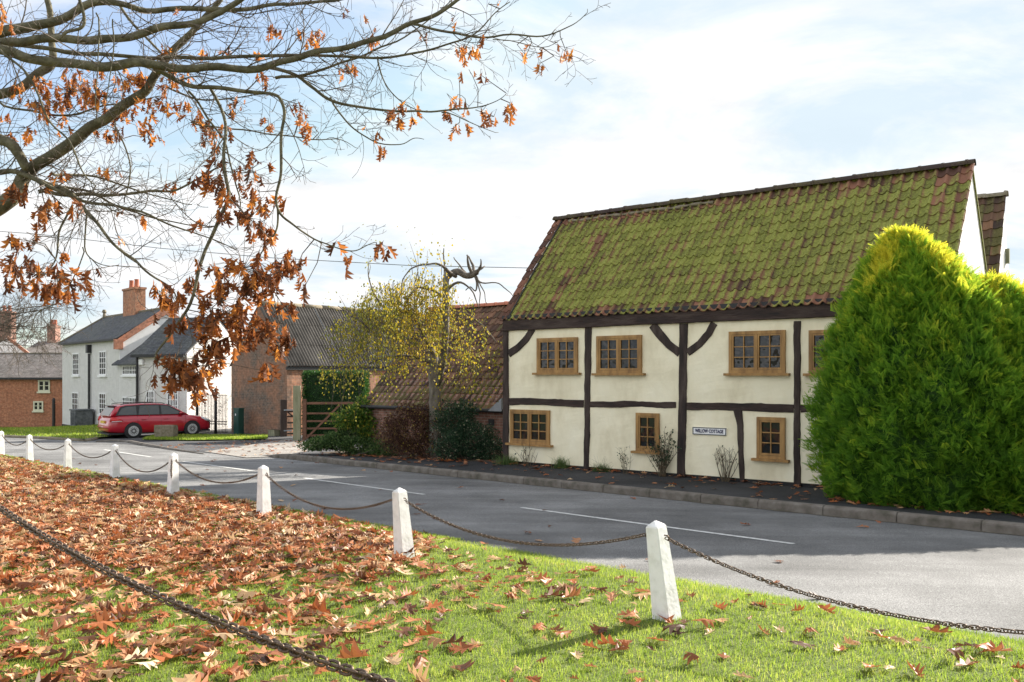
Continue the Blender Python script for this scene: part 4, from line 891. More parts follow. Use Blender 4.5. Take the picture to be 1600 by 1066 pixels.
for k in range(len(posts)-1):
    a = posts[k]; c = posts[k+1]
    da = Vector((c[0]-a[0], c[1]-a[1], 0)).normalized()*.10
    hA = PH-.135
    lean = [0, -.085, -.055, -.01, .01, -.01, .01, -.01, 0]
    seg, sec = (12, 6) if k < 2 else (10, 5) if k < 4 else (8, 4)
    chain('chain', (a[0]+da.x+lean[k], a[1]+da.y, a[2]+hA), (c[0]-da.x+lean[k+1], c[1]-da.y, c[2]+hA), [.26, .235, .27, .25, .33, .25, .22, .24][k], clabels[k], seg=seg, sec=sec)
# the loose end
a = posts[4]; fr5 = Vector((a[0]+.012, a[1]-.10, a[2]+PH-.14)); mb = MB()
for k in range(9): link_mesh(mb, Vector((.004*math.sin(k), -.004*k*.3, -.034*k)), Vector((0, 0, -1)), Vector((1, 0, 0)) if k % 2 else Vector((0, 1, 0)), .058, .026, .0045, 10, 5)
o = mb.build('loose_chain', M['chain'], None, smooth=True); o.location = fr5; tag(o, 'short loose end of chain dangling on the face of a white post', 'chain')
# foreground chain across the corner of the green
A0 = Vector((-4.9, 7.9, .745)); d_ = Vector((3.92, -3.46, 0)).normalized(); B0 = A0+d_*9.8; B0.z = .745
chain('foreground_chain', A0, B0, .372, 'heavy rusty chain crossing the bottom left corner closest to the viewer', pitch=.054, wire=.009, seg=14, sec=7, wid=.045, group='x', skew=0)
bpy.context.scene.objects['foreground_chain'].pop('group', None) if False else None
for o_ in bpy.data.objects:
    if o_.get('group') == 'x': del o_['group']

for q_, lb_ in ((A0-d_*.10, 'white post outside the left edge carrying the heavy foreground chain'), (B0+d_*.10, 'white post outside the bottom edge carrying the heavy foreground chain')):
    o = empty('chain_post', (q_.x, q_.y, float(zlawn(*ST(q_.x, q_.y)))), R(-41), lb_, 'post', 'white posts of the chain fence'); link('body', base_me, o); o.scale = (1, 1, (.90-o.location.z)/PH)
# ------------------------------------------------------------------ the red estate car
m, nt_, b_ = newmat('red_car_paint'); b_.inputs['Base Color'].default_value = (.42, .006, .022, 1); b_.inputs['Roughness'].default_value = .3; b_.inputs['Metallic'].default_value = .0; b_.inputs['Coat Weight'].default_value = 1.0; b_.inputs['Coat Roughness'].default_value = .05; M['carpaint'] = m
M['carglass'] = glass('car_glass', (.04, .05, .052), .03, .8)
m, nt_, b_ = newmat('tyre_rubber'); b_.inputs['Base Color'].default_value = (.018, .018, .019, 1); b_.inputs['Roughness'].default_value = .8; M['tyre'] = m
m, nt_, b_ = newmat('silver_wheel_trim'); b_.inputs['Base Color'].default_value = (.58, .59, .60, 1); b_.inputs['Roughness'].default_value = .35; b_.inputs['Metallic'].default_value = .4; M['trim'] = m
m, nt_, b_ = newmat('tail_light_red'); b_.inputs['Base Color'].default_value = (.55, .02, .02, 1); b_.inputs['Roughness'].default_value = .15; M['tail'] = m
m, nt_, b_ = newmat('headlight_lens'); b_.inputs['Base Color'].default_value = (.72, .74, .76, 1); b_.inputs['Roughness'].default_value = .1; M['lens'] = m
m, nt_, b_ = newmat('yellow_plate'); b_.inputs['Base Color'].default_value = (.65, .42, .04, 1); b_.inputs['Roughness'].default_value = .4; M['plate'] = m
xr, yr, zr_ = gpt(207, 685); hd = Vector((.74, .67, 0)).normalized(); rt_ = Vector((hd.y, -hd.x, 0))
cpos = Vector((xr, yr, 0)) + hd*1.29 - rt_*.76
car = empty('parked_car', (cpos.x, cpos.y, zat(xr, yr)+.012), math.atan2(hd.y, hd.x), 'dark red estate car parked on the yard before the white house', 'car')
def loft(name, secs, mat, parent, smooth=True):
    mb = MB(); n = len(secs[0])
    for s in secs: mb.v += s
    for i in range(len(secs)-1):
        for k in range(n-1): mb.f4.append((i*n+k, i*n+k+1, (i+1)*n+k+1, (i+1)*n+k))
        mb.f4.append((i*n+n-1, i*n, (i+1)*n, (i+1)*n+n-1))
    mb.fn.append(tuple(range(n))); mb.fn.append(tuple((len(secs)-1)*n+k for k in reversed(range(n))))
    return mb.build(name, mat, parent, smooth=smooth)
st = [(-2.28,.36,.60,.66),(-2.25,.30,.74,.76),(-2.16,.27,.93,.84),(-1.9,.24,.985,.87),(-1.3,.21,.985,.885),(-.4,.19,.975,.89),(.5,.19,.965,.89),(1.0,.19,.955,.885),(1.35,.20,.93,.875),(1.7,.21,.87,.86),(1.98,.22,.79,.81),(2.15,.24,.69,.72),(2.25,.28,.58,.60),(2.29,.34,.48,.5)]
secs = []
for x, zb, zt, w_ in st:
    h = zt-zb; r = [(-w_*.80, zt), (-w_*.93, zt-.035*1), (-w_*.985, zt-.14*h*1.2), (-w_, zb+h*.52), (-w_*.995, zb+h*.28), (-w_*.96, zb+h*.08), (-w_*.86, zb)]
    secs.append([(x, yy, zz) for yy, zz in r] + [(x, -yy, zz) for yy, zz in reversed(r)])
body = loft('body', secs, M['carpaint'], car)
gs = [(-2.2,.965,.985,.76,.62),(-2.1,.965,1.16,.775,.62),(-1.93,.965,1.39,.785,.60),(-1.5,.965,1.46,.80,.61),(-.8,.96,1.495,.81,.62),(-.1,.955,1.485,.81,.62),(.28,.95,1.44,.81,.60),(.55,.945,1.33,.80,.60),(.85,.94,1.16,.78,.60),(1.18,.94,.955,.74,.60)]
secs = []
for x, zb, zt, wb_, wt_ in gs:
    f = (zt-zb)/.53; wt2 = wb_+(wt_-wb_)*max(0, min(1, f)); r = [(-wb_, zb), (-(wb_+(wt2-wb_)*.85), zb+(zt-zb)*.86), (-wt2+.02, zt-.02*f), (-wt2*.6, zt+.01*f)]
    secs.append([(x, yy, zz) for yy, zz in r] + [(x, -yy, zz) for yy, zz in reversed(r)])
loft('roof', secs, M['carpaint'], car)
def sidey(z): return .806-(z-.96)/.53*.185
def gpanel(poly, name, mat, off=.012, parent=car, side=-1):
    mb = MB(); v0 = [(x, side*(sidey(z)+off), z) for x, z in poly]; v1 = [(x, side*(sidey(z)-.02), z) for x, z in poly]; n = len(poly); mb.v = v0+v1
    mb.fn.append(tuple(range(n))); mb.fn.append(tuple(n+k for k in reversed(range(n))))
    for i in range(n): mb.f4.append((i, (i+1) % n, n+(i+1) % n, n+i))
    return mb.build(name, mat, parent)
for sd in (-1, 1):
    gpanel([(-2.0,1.0),(1.02,.985),(.72,1.16),(.30,1.40),(-.2,1.445),(-.9,1.445),(-1.55,1.41),(-1.78,1.36)], 'window_trim', M['black'], .010, side=sd)
    gpanel([(-1.90,1.03),(-1.12,1.02),(-1.12,1.385),(-1.52,1.365),(-1.72,1.30)], 'side_window', M['carglass'], .016, side=sd)
    gpanel([(-1.05,1.02),(-.14,1.01),(-.14,1.405),(-.95,1.40)], 'side_window', M['carglass'], .016, side=sd)
    gpanel([(-.05,1.01),(.90,1.0),(.66,1.14),(.26,1.36),(-.05,1.40)], 'side_window', M['carglass'], .016, side=sd)
    mb = MB(); mb.tube([(-1.75, sd*.60, 1.455), (-1.6, sd*.60, 1.50), (-.8, sd*.60, 1.535), (0, sd*.60, 1.515), (.15, sd*.60, 1.475)], .016, 6); mb.build('roof_rail', M['black'], car)
    mb = MB(); mb.box(.72, .90, sd*.86-.08, sd*.86+.08, .98, 1.10); mb.build('wing_mirror', M['carpaint'], car, bevel=.03, smooth=True)
    for hx_ in (-.95, .02): mb = MB(); mb.tube([(hx_, sd*.895, .80), (hx_+.05, sd*.915, .805), (hx_+.17, sd*.915, .805), (hx_+.21, sd*.895, .80)], .014, 6); mb.build('door_handle', M['carpaint'], car, smooth=True)
    for xl in (-1.10, -.10, 1.0):
        mb = MB(); pl_ = [(xl+(.06 if xl < -1 else 0)*k_, sd*(.892-.0*k_), .30+.66*k_) for k_ in (0, .5, 1)]; mb.tube([(xl, sd*.875, .27), (xl, sd*.889, .5), (xl, sd*.882, .78), (xl, sd*.83, .955)], .006, 4); mb.build('door_gap', M['black'], car)
    # tail light wraps the corner
    mb = MB(); mb.prism([(-2.245,.74),(-2.20,.93),(-2.13,.945),(-1.72,.80),(-1.74,.745)], sd*.78, sd*.893, 'y'); mb.build('tail_light', M['tail'], car, bevel=.012, smooth=True)
    mb = MB(); mb.prism([(-2.20,.74),(-2.20,.765),(-1.78,.77),(-1.76,.75)], sd*.83, sd*.899, 'y'); mb.build('reverse_light', M['lens'], car)
    mb = MB(); mb.prism([(1.72,.80),(1.80,.845),(2.02,.76),(2.17,.655),(2.14,.60),(1.95,.66)], sd*.60, sd*.845, 'y'); mb.build('headlight', M['lens'], car, bevel=.02, smooth=True)
    for wx in (-1.29, 1.29):
        mb = MB(); n = 24
        mb.tube([(wx, sd*.60, .325), (wx, sd*.893, .325)], .372, 28); mb.build('wheel_arch', M['black'], car, smooth=False)
        wh = MB(); rr = [(.60,.26),(.62,.30),(.66,.315),(.80,.315),(.86,.305),(.895,.275),(.90,.225)]
        bb = len(wh.v)
        for yy, r_ in rr:
            for k in range(28): a_ = 2*math.pi*k/28; wh.v.append((wx+math.cos(a_)*r_, sd*(yy+.022), .315+math.sin(a_)*r_))
        for i in range(len(rr)-1):
            for k in range(28): k2 = (k+1) % 28; wh.f4.append((i*28+k, i*28+k2, (i+1)*28+k2, (i+1)*28+k))
        ty = wh.build('wheel', M['tyre'], car, smooth=True)
        rim = MB(); rim.tube([(wx, sd*.88, .315), (wx, sd*.926, .315)], .222, 28); ro = rim.build('hubcap', M['trim'], ty)
        sl_ = MB(); sl_.v = [(wx+math.cos(math.pi*k/12)*(.197 if k % 2 else .075), sd*.9285, .315+math.sin(math.pi*k/12)*(.197 if k % 2 else .075)) for k in range(24)]; sl_.fn = [tuple(range(24))]
        sl_.build('trim_slots', M['tyre'], ty); cp_ = MB(); cp_.tube([(wx, sd*.929, .315), (wx, sd*.936, .315)], .06, 12); cp_.build('centre_cap', M['trim'], ty)
# windscreen, rear window, plate, spoiler, bumper line
mb = MB(); mb.quad((.345, -.50, 1.432), (.345, .50, 1.432), (1.14, .62, .985), (1.14, -.62, .985)); o = mb.build('windscreen', M['carglass'], car); o.location.x = .02; o.location.z = .012
mb = MB(); mb.prism([(-2.215, 1.0), (-1.985, 1.345), (-1.95, 1.33), (-2.17, .99)], -.58, .58, 'y'); mb.build('rear_window', M['lens'] if False else M['carglass'], car)
mb = MB(); mb.box(-2.04, -1.86, -.56, .56, 1.385, 1.41); mb.build('spoiler', M['black'], car, bevel=.01)
mb = MB(); mb.box(-2.31, -2.25, -.27, .27, .655, .765); mb.build('number_plate', M['plate'], car, bevel=.004)
mb = MB(); mb.box(-2.325, -2.1, -.72, .72, .40, .56); mb.build('rear_bumper', M['carpaint'], car, bevel=.05, smooth=True)
mb = MB(); mb.box(-2.27, 2.18, -.80, .80, .17, .24); mb.build('underside', M['black'], car)
mb = MB(); mb.tube([(-1.7, 0, 1.46), (-1.95, 0, 1.72)], .006, 4); mb.build('aerial', M['black'], car)

# ------------------------------------------------------------------ yard things
def upright(name, px, py, hpx, wx, wy, mat, label, cat, rz=0, bevel=.01, sink=.1, z=None):
    x, y, zz = gpt(px, py, z); h = hpx/F*y; r = empty(name, (x, y, zz), rz, label, cat); return r, h
# dark bin beside the white house
x, y, z = gpt(127.5, 667.5); x, y = A.world(A.px(127.5, 660, -.6)[0], -.6); z = CAMZ-(667.5-HY)/F*y
bw = empty('storage_tank', (x, y, z), A.rz, 'dark grey weathered tank box against the white house', 'tank'); h = 28/F*y
mb = MB(); mb.prism([(-.52, -.1), (.52, -.1), (.56, h-.08), (-.56, h-.08)], -.45, .45, 'y'); mb.build('body', M['bin'], bw, bevel=.03)
mb = MB(); mb.box(-.60, .60, -.5, .5, h-.08, h); mb.build('lid', M['bin'], bw, bevel=.02)
mb = MB(); [mb.box(-.35+.25*i, -.30+.25*i, -.48, -.45, .15, h-.2) for i in range(4)]; mb.build('rib', M['bin'], bw)
# iron fence and post next to the brick house
x, y = G.world(G.px(84, 640, -.7)[0], -.7); z = CAMZ-(666-HY)/F*y
fn = empty('iron_fence', (x, y, z), 0, 'short dark railing between the brick house and the white house', 'railing'); h = 41/F*y
mb = MB(); mb.tube([(0, 0, -.1), (0, 0, h)], .10, 8); mb.tube([(0, 0, h), (0, 0, h+.14)], [.11, .03], 8); mb.build('post', M['iron'], fn)
mb = MB(); [mb.tube([(.15+.06*i, 0, -.1), (.15+.06*i, 0, h-.18)], .012, 4) for i in range(8)]; mb.box(0, .62, -.02, .02, h-.25, h-.21); mb.box(0, .62, -.02, .02, .12, .16); mb.build('railing', M['terracotta'], fn)
# green cabinet
x, y, z = gpt(373, 679); h = 41.5/F*y
gc = empty('green_cabinet', (x, y, z), R(-37), 'tall dark green utility cabinet in front of the barn gable', 'cabinet')
mb = MB(); mb.box(-.21, .21, -.14, .14, -.05, h-.04); mb.build('body', M['greenmetal'], gc, bevel=.008)
mb = MB(); mb.prism([(-.235, h-.04), (.235, h-.04), (.22, h), (-.22, h)], -.165, .165, 'y'); mb.build('lid', M['greenmetal'], gc)
mb = MB(); mb.box(-.17, .17, -.150, -.1405, .05, h-.12); dd = mb.build('door', M['greenmetal'], gc)
mb = MB(); mb.box(-.06, .0, -.156, -.151, h-.36, h-.26); mb.build('notice', M['whitepaint'], dd)
# stone block before the car
Yb = 36.6; xb_, zb__ = (259.5-CX)/F*Yb, None; zs = zat(xb_, Yb)
sbk = empty('stone_block', (xb_, Yb, zs), R(-4), 'squat weathered stone block standing in front of the red car', 'stone')
mb = MB(); h = 17.5/F*Yb+.13; mb.box(-.43, .43, -.22, .22, -.1, h); o = mb.build('block', M['stone'], sbk, bevel=.025); wobble(o, .02, 3, 3)
# planter box at the barn foot
x, y, z = gpt(428, 681.5); pbx = empty('trough', (x, y, z), R(-41), 'low grey green trough at the foot of the barn gable', 'trough')
mb = MB(); mb.box(-.26, .26, -.15, .15, -.05, .25); mb.box(-.28, .28, -.17, .17, .25, .285); mb.build('box', M['greywood'], pbx, bevel=.006)
mb = MB(); mb.box(-.24, .24, -.13, .13, .27, .292); mb.build('soil', M['bed'], pbx)
# wrought iron gates
ga = gpt(308, 677); gb = gpt(355, 678.5)
gr = empty('iron_gates', (ga[0], ga[1], ga[2]), math.atan2(gb[1]-ga[1], gb[0]-ga[0]), 'pair of black wrought iron gates between the white annexe and the barn', 'gate')
gl_ = math.hypot(gb[0]-ga[0], gb[1]-ga[1]); gh_ = 62/F*ga[1]
for nm, xx, hx_ in (('post', 0, gh_+.08), ('centre_post', gl_*.62, gh_+.1)):
    mb = MB(); mb.box(xx-.05, xx+.05, -.05, .05, -.1, hx_); mb.tube([(xx, 0, hx_), (xx, 0, hx_+.05), (xx, 0, hx_+.11), (xx, 0, hx_+.17)], [.03, .07, .07, .02], 8); mb.build(nm, M['iron'], gr)
M['ironlight'] = noisy('iron_bars', [(0.015,0.013,0.014),(0.035,0.03,0.03)], 10, .5, 0)
for (xa, xb2) in ((.08, gl_*.62-.07), (gl_*.62+.07, gl_-.02)):
    mb = MB(); n = int((xb2-xa)/.088)
    for i in range(n+1): xx = xa+(xb2-xa)*i/n; mb.tube([(xx, 0, .05), (xx, 0, gh_-.06)], .015, 5)
    for zz in (.08, .46, .60, gh_-.06): mb.box(xa-.02, xb2+.02, -.014, .014, zz-.014, zz+.014)
    for i in range(n):
        xx = xa+(xb2-xa)*(i+.5)/n; mb.tube([(xx+.035*math.cos(a_), 0, .53+.055*math.sin(a_)) for a_ in np.linspace(0, 2*math.pi, 9)], .008, 4)
    mb.build('gate_leaf', M['ironlight'], gr)
    sc_ = MB(); cx_ = (xa+xb2)/2
    for zz in (gh_*.55, gh_*.72): sc_.tube([(cx_-.05+.06*math.cos(a_), -.02, zz+.07*math.sin(a_)) for a_ in np.linspace(.5, 4.8, 10)], .014, 4)
    sc_.build('scroll', M['iron'], gr)
sc_ = MB()
for sg_ in (-1, 1): sc_.tube([(gl_*.62+sg_*(.07+.09*a_), 0, gh_-.02+.10*math.sin(a_*2.1)) for a_ in np.linspace(0, 2.6, 12)], .013, 4)
sc_.build('crest', M['iron'], gr)
# tall grey green gate post, dark post with a short gate, long brown field gate
x, y, z = gpt(464, 688.5); gpst = empty('gate_post', (x, y, z), R(8), 'tall square grey green timber post beside the field gate', 'post'); h = 85.5/F*y
mb = MB(); mb.box(-.15, .15, -.12, .12, -.2, h); o = mb.build('post', M['greywood'], gpst, bevel=.015)
fy = y-.12; fx0 = (467-CX)/F*fy; fz = z
fg = empty('field_gate', (fx0+.12, y+.02, fz), R(5), 'long brown five bar field gate partly hidden by shrubs', 'gate')
top = CAMZ-(628-HY)/F*y-fz; Lg = 3.3
mb = MB(); mb.box(0, .16, -.06, .06, -.02, top+.12); mb.build('hinge_post', M['brownwood'], fg, bevel=.01)
mb = MB(); mb.box(Lg-.1, Lg, -.05, .05, .1, top); mb.build('meeting_post', M['brownwood'], fg, bevel=.01)
for zz, hh_ in ((top-.06, .10), (top*.70, .075), (top*.50, .075), (top*.31, .075), (top*.13, .085)):
    mb = MB(); mb.box(.165, Lg-.105, -.025, .025, zz-hh_/2, zz+hh_/2); mb.build('rail', M['brownwood'], fg)
for (xa, za_, xb2, zb2) in ((.17, .10, 1.55, top-.12), (1.35, top*.28, 1.7, .1), (2.25, top*.28, 1.9, .1)):
    mb = MB(); dv = Vector((xb2-xa, 0, zb2-za_)); an = math.atan2(dv.z, dv.x); Mx = Matrix.Translation((xa, -.035, za_)) @ Matrix.Rotation(-an, 4, 'Y'); mb.box(0, dv.length, -.02, .02, -.04, .04, Mx); mb.build('brace', M['brownwood'], fg)
x, y, z = gpt(443, 682.5); sg2 = empty('side_gate', (x, y, z), R(20), 'dark wooden post with a short grey side gate by the barn wall', 'gate'); h = 58/F*y
mb = MB(); mb.box(-.13, .13, -.12, .12, -.1, h); mb.build('post', M['darkwood'], sg2, bevel=.01)
for zz in (.13, .35, .62, .9, 1.12): mb = MB(); mb.box(.16, .62, -.02, .02, zz-.035, zz+.035); mb.build('rail', M['darkwood'], sg2)
mb = MB(); Mx = Matrix.Translation((.17, -.03, 1.1)) @ Matrix.Rotation(R(40), 4, 'Y'); mb.box(0, .6, -.015, .015, -.03, .03, Mx); mb.build('brace', M['darkwood'], sg2)
mb = MB(); mb.box(.0, .42, -.16, -.13, 1.17, 1.22); mb.box(.0, .35, -.16, -.13, .25, .30); mb.build('hinge', M['lead'], sg2)
# overhead cable
mb = MB(); cpts = [P(-160, 350, 62), P(60, 366, 60), P(250, 388, 58), P(424, 403, 56), P(640, 415, 54), P(830, 419, 52), P(960, 418, 50)]
cs = []
for i in range(len(cpts)-1):
    for q in range(6): cs.append(cpts[i].lerp(cpts[i+1], q/6))
cs.append(cpts[-1]); o0_ = cs[0].copy(); mb.tube([c-o0_ for c in cs], .022, 5); o = mb.build('overhead_cable', M['bin'], None, smooth=True); o.location = o0_; tag(o, 'thin overhead cable running across the sky behind the cottage roof', 'cable')

# ------------------------------------------------------------------ vegetation helpers
def leaf_quads(pos, nrm, size, aspect=.6, fold=.15):
    """diamond leaves (2 triangles), pos Nx3, nrm Nx3 (roughly the leaf axis direction)"""
    n = len(pos); ax = nrm/np.maximum(np.linalg.norm(nrm, axis=1, keepdims=True), 1e-6)
    rv = rng.normal(size=(n, 3)); sd = np.cross(ax, rv); sd /= np.maximum(np.linalg.norm(sd, axis=1, keepdims=True), 1e-6)
    up = np.cross(ax, sd); sz = np.asarray(size)[:,None]
    V = np.stack([pos, pos+ax*sz*.45+sd*sz*aspect*.5+up*sz*fold, pos+ax*sz, pos+ax*sz*.45-sd*sz*aspect*.5+up*sz*fold], 1)
    b = np.arange(n)*4; return V.reshape(-1, 3), np.stack([b, b+1, b+2, b+3], 1)
def crown(name, blobs, nl, size, mat, parent, shell_=.55, aspect=.6, lump=.25, colf=None, bias=(0, 0, .3)):
    """leaves scattered through lumpy ellipsoids. blobs: x,y,z,rx,ry,rz"""
    V, Fq, C, b = [], [], [], 0; tot = sum(q[3]*q[4]*q[5] for q in blobs)
    for (x, y, z, rx, ry, rz) in blobs:
        n = max(20, int(nl*rx*ry*rz/tot)); d = rng.normal(size=(n, 3)); d /= np.linalg.norm(d, axis=1, keepdims=True)
        l = 1+lump*(np.sin(d[:,0]*7+x*3)*np.sin(d[:,1]*6+y)+np.sin(d[:,2]*9+d[:,0]*4+z)*.6)
        r = (shell_+(1-shell_)*rng.random(n)**.6)*l; p = d*r[:,None]*np.array([rx, ry, rz])+np.array([x, y, z])
        ax = d*.7+rng.normal(size=(n, 3))*.6+np.array(bias)
        v, f = leaf_quads(p, ax, size*rng.uniform(.6, 1.3, n), aspect); V.append(v); Fq.append(f+b); b += len(v)
        c = rng.random(n) if colf is None else colf(p, r, n); C.append(np.repeat(np.clip(c, 0, 1), 4))
    return mesh_np(name, np.concatenate(V), [np.concatenate(Fq)], mat, parent, col=np.concatenate(C)[:,None].repeat(3, 1))
def stems(name, base, tips, r0, mat, parent, n=4, bend=.15):
    mb = MB(); base = Vector(base)
    for tpt in tips:
        tpt = Vector(tpt); b0 = base+Vector((random.uniform(-.1, .1), random.uniform(-.1, .1), 0)); k = 6; off = Vector((random.uniform(-1, 1), random.uniform(-1, 1), random.uniform(-.3, .6)))*bend*(tpt-b0).length
        mb.tube([b0.lerp(tpt, i/k)+off*math.sin(math.pi*i/k) for i in range(k+1)], [r0*(1-.75*i/k) for i in range(k+1)], n, cap=False)
    return mb.build(name, mat, parent, smooth=True)
M['bark'] = noisy('oak_bark', [(0.045,0.040,0.022),(0.11,0.098,0.06),(0.20,0.18,0.12)], 9, .9, .9, 34, bdist=.02)
M['twig'] = noisy('twig_bark', [(0.065,0.05,0.038),(0.15,0.12,0.095)], 12, .85, .3, 40)
M['palebark'] = noisy('pale_bark', [(0.06,0.05,0.042),(0.16,0.14,0.115),(0.28,0.255,0.215)], 7, .9, .7, 26, stretch=(1,1,.4))
M['deadwood'] = noisy('dead_wood', [(0.05,0.04,0.035),(0.13,0.11,0.09),(0.20,0.17,0.14)], 9, .9, .7, 30)
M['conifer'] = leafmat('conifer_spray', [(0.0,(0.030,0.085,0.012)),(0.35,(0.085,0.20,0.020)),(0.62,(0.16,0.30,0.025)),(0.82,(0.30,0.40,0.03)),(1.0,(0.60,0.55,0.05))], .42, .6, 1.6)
M['hedge'] = leafmat('hedge_leaf', [(0,(0.012,0.045,0.010)),(.6,(0.035,0.10,0.02)),(1,(0.08,0.17,0.03))], .3, .45, 1.3)
M['darkshrub'] = leafmat('dark_shrub_leaf', [(0,(0.010,0.028,0.014)),(.6,(0.028,0.062,0.03)),(.93,(0.05,0.10,0.045)),(1,(.45,.42,.3))], .25, .4, 1.2)
M['redshrub'] = leafmat('red_brown_shrub_leaf', [(0,(0.035,0.018,0.014)),(.5,(0.095,0.045,0.032)),(.85,(0.17,0.09,0.05)),(.95,(.20,.14,.06)),(1,(.5,.40,.06))], .3, .6, 1.2)
M['lightshrub'] = leafmat('green_yellow_leaf', [(0,(0.03,0.08,0.015)),(.6,(0.10,0.18,0.03)),(.88,(0.20,0.26,0.04)),(1,(.50,.40,.05))], .35, .5, 1.4)
M['cover'] = leafmat('ground_cover_leaf', [(0,(0.02,0.045,0.012)),(.6,(0.06,0.12,0.03)),(1,(.16,.22,.07))], .3, .5, 1.3)
M['birchleaf'] = leafmat('yellowing_leaf', [(0,(0.11,0.08,0.02)),(.3,(0.20,0.22,0.04)),(.55,(0.38,0.32,0.03)),(.85,(.62,.43,.03)),(1,(.50,.26,.04))], .4, .5, 1.2)
M['wildgrass'] = leafmat('tuft_blade', [(0,(0.05,0.10,0.03)),(.6,(0.13,0.20,0.06)),(1,(.34,.30,.14))], .35, .6, 1.3)

# ------------------------------------------------------------------ conifers at the cottage end, sunlit yellow painted into golden tops
_h = [0, .1, .25, .38, .54, .70, .82, .92, .98, 1]; _f = [.86, .96, 1.0, .96, .84, .65, .47, .27, .10, .02]
def conifer(name, s, t, rs, rt, ht, zb, n, label, seed):
    r_ = np.random.default_rng(seed); cx, cy = XY(s, t); root = empty(name, (cx, cy, zb), 0, label, 'conifer')
    mb = MB(); mb.tube([(0, 0, -.2), (0, 0, ht*.5), (0, 0, ht*.88)], [.16, .09, .02], 8); mb.build('trunk', M['bark'], root, smooth=True)
    def surf(h, a, k=1.0):
        lump = 1+.09*np.sin(a*5+h*7+seed)*np.sin(h*11+a*2)+.07*np.sin(a*13+h*19)*np.sin(h*17+a)+.06*np.sin(a*9-h*31+2)+.05*np.sin(a*21+h*41)*np.sin(a*7-h*29)
        f = np.interp(h, _h, _f)*lump*k; ls, lt = np.cos(a)*rs*f, np.sin(a)*rt*f + .42*np.clip(h, 0, 1)**3
        return ls*NS[0]+lt*ND[0], ls*NS[1]+lt*ND[1], h*ht
    # flattened spray: an axis with side branchlets
    sp = []; 
    for i in range(8):
        y0 = .06+.115*i; ln = .46*(1-.085*i)
        for sg in (-1, 1): sp += [(0, y0-.02, 0), (sg*ln*.80, y0+ln*.66, -.03), (sg*ln*.66, y0+ln*.80, .02)]
    sp += [(-.05, 0, 0), (.05, 0, 0), (0, 1.12, 0)]; sp = np.array(sp)
    h = r_.random(n)**.85; h = np.clip(h, .005, .99); a = r_.uniform(0, 2*np.pi, n)
    keep = np.ones(n, bool)
    dep = .80+.20*r_.random(n)**.6+.035*r_.normal(size=n); x, y, z = surf(h, a, dep); p = np.stack([x, y, z], 1)
    out_ = np.stack([(np.cos(a)/rs)*NS[0]+(np.sin(a)/rt)*ND[0], (np.cos(a)/rs)*NS[1]+(np.sin(a)/rt)*ND[1], np.full(n, .25)+.5*h], 1); out_ /= np.linalg.norm(out_, axis=1, keepdims=True)
    ax = out_*.95+np.stack([0*h, 0*h, .05+.75*h**1.5], 1)+r_.normal(size=(n, 3))*.38; ax /= np.linalg.norm(ax, axis=1, keepdims=True)
    sd = np.cross(ax, r_.normal(size=(n, 3))*.9+out_*.4); sd /= np.linalg.norm(sd, axis=1, keepdims=True); up = np.cross(sd, ax)
    sz = r_.uniform(.06, .20, n)*(1+.7*(h > .72)*r_.random(n)); k = len(sp)
    V = p[:,None]+(sd[:,None]*sp[None,:,0:1]+ax[:,None]*sp[None,:,1:2]+up[:,None]*(sp[None,:,2:3]-.38*sp[None,:,1:2]**2))*sz[:,None,None]
    Fc = (np.arange(n*k)).reshape(-1, 3)
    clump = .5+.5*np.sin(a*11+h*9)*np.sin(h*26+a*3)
    c = .04+.22*r_.random(n)+.20*clump+.30*np.clip((dep-.8)/.2, 0, 1.1)**1.5+.62*(.45+.75*r_.random(n))*np.clip((h+.10*np.sin(a*4+seed)-.80)/.22, 0, 1)**1.2+.10*np.clip((h-.4)/.3, 0, 1)  # inner sprays darkened as gap shade; sunlit yellow painted in towards the top
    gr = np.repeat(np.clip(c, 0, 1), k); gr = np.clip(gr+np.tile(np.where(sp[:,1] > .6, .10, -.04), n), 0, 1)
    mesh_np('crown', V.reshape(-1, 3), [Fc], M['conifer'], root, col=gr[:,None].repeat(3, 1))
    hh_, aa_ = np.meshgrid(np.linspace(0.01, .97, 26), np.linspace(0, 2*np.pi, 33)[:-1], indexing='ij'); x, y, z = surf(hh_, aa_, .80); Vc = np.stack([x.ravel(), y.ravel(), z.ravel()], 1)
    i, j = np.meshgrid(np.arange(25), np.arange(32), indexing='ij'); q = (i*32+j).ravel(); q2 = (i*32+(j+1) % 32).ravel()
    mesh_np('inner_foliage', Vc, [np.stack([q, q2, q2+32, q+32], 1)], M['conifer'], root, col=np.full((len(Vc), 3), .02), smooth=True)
    return root
conifer('sunlit_gold_conifer', 14.5, 5.82, 1.25, 1.76, 4.42, -.28, 34000, 'tall dense green conifer with sunlit yellow painted on its golden top hiding the right end of the cottage', 3)
conifer('sunlit_gold_conifer', 15.1, 4.6, 1.35, 1.45, 3.5, -.2, 22000, 'lower conifer cut by the right edge of the photo, with sunlit yellow painted on its tips', 8)

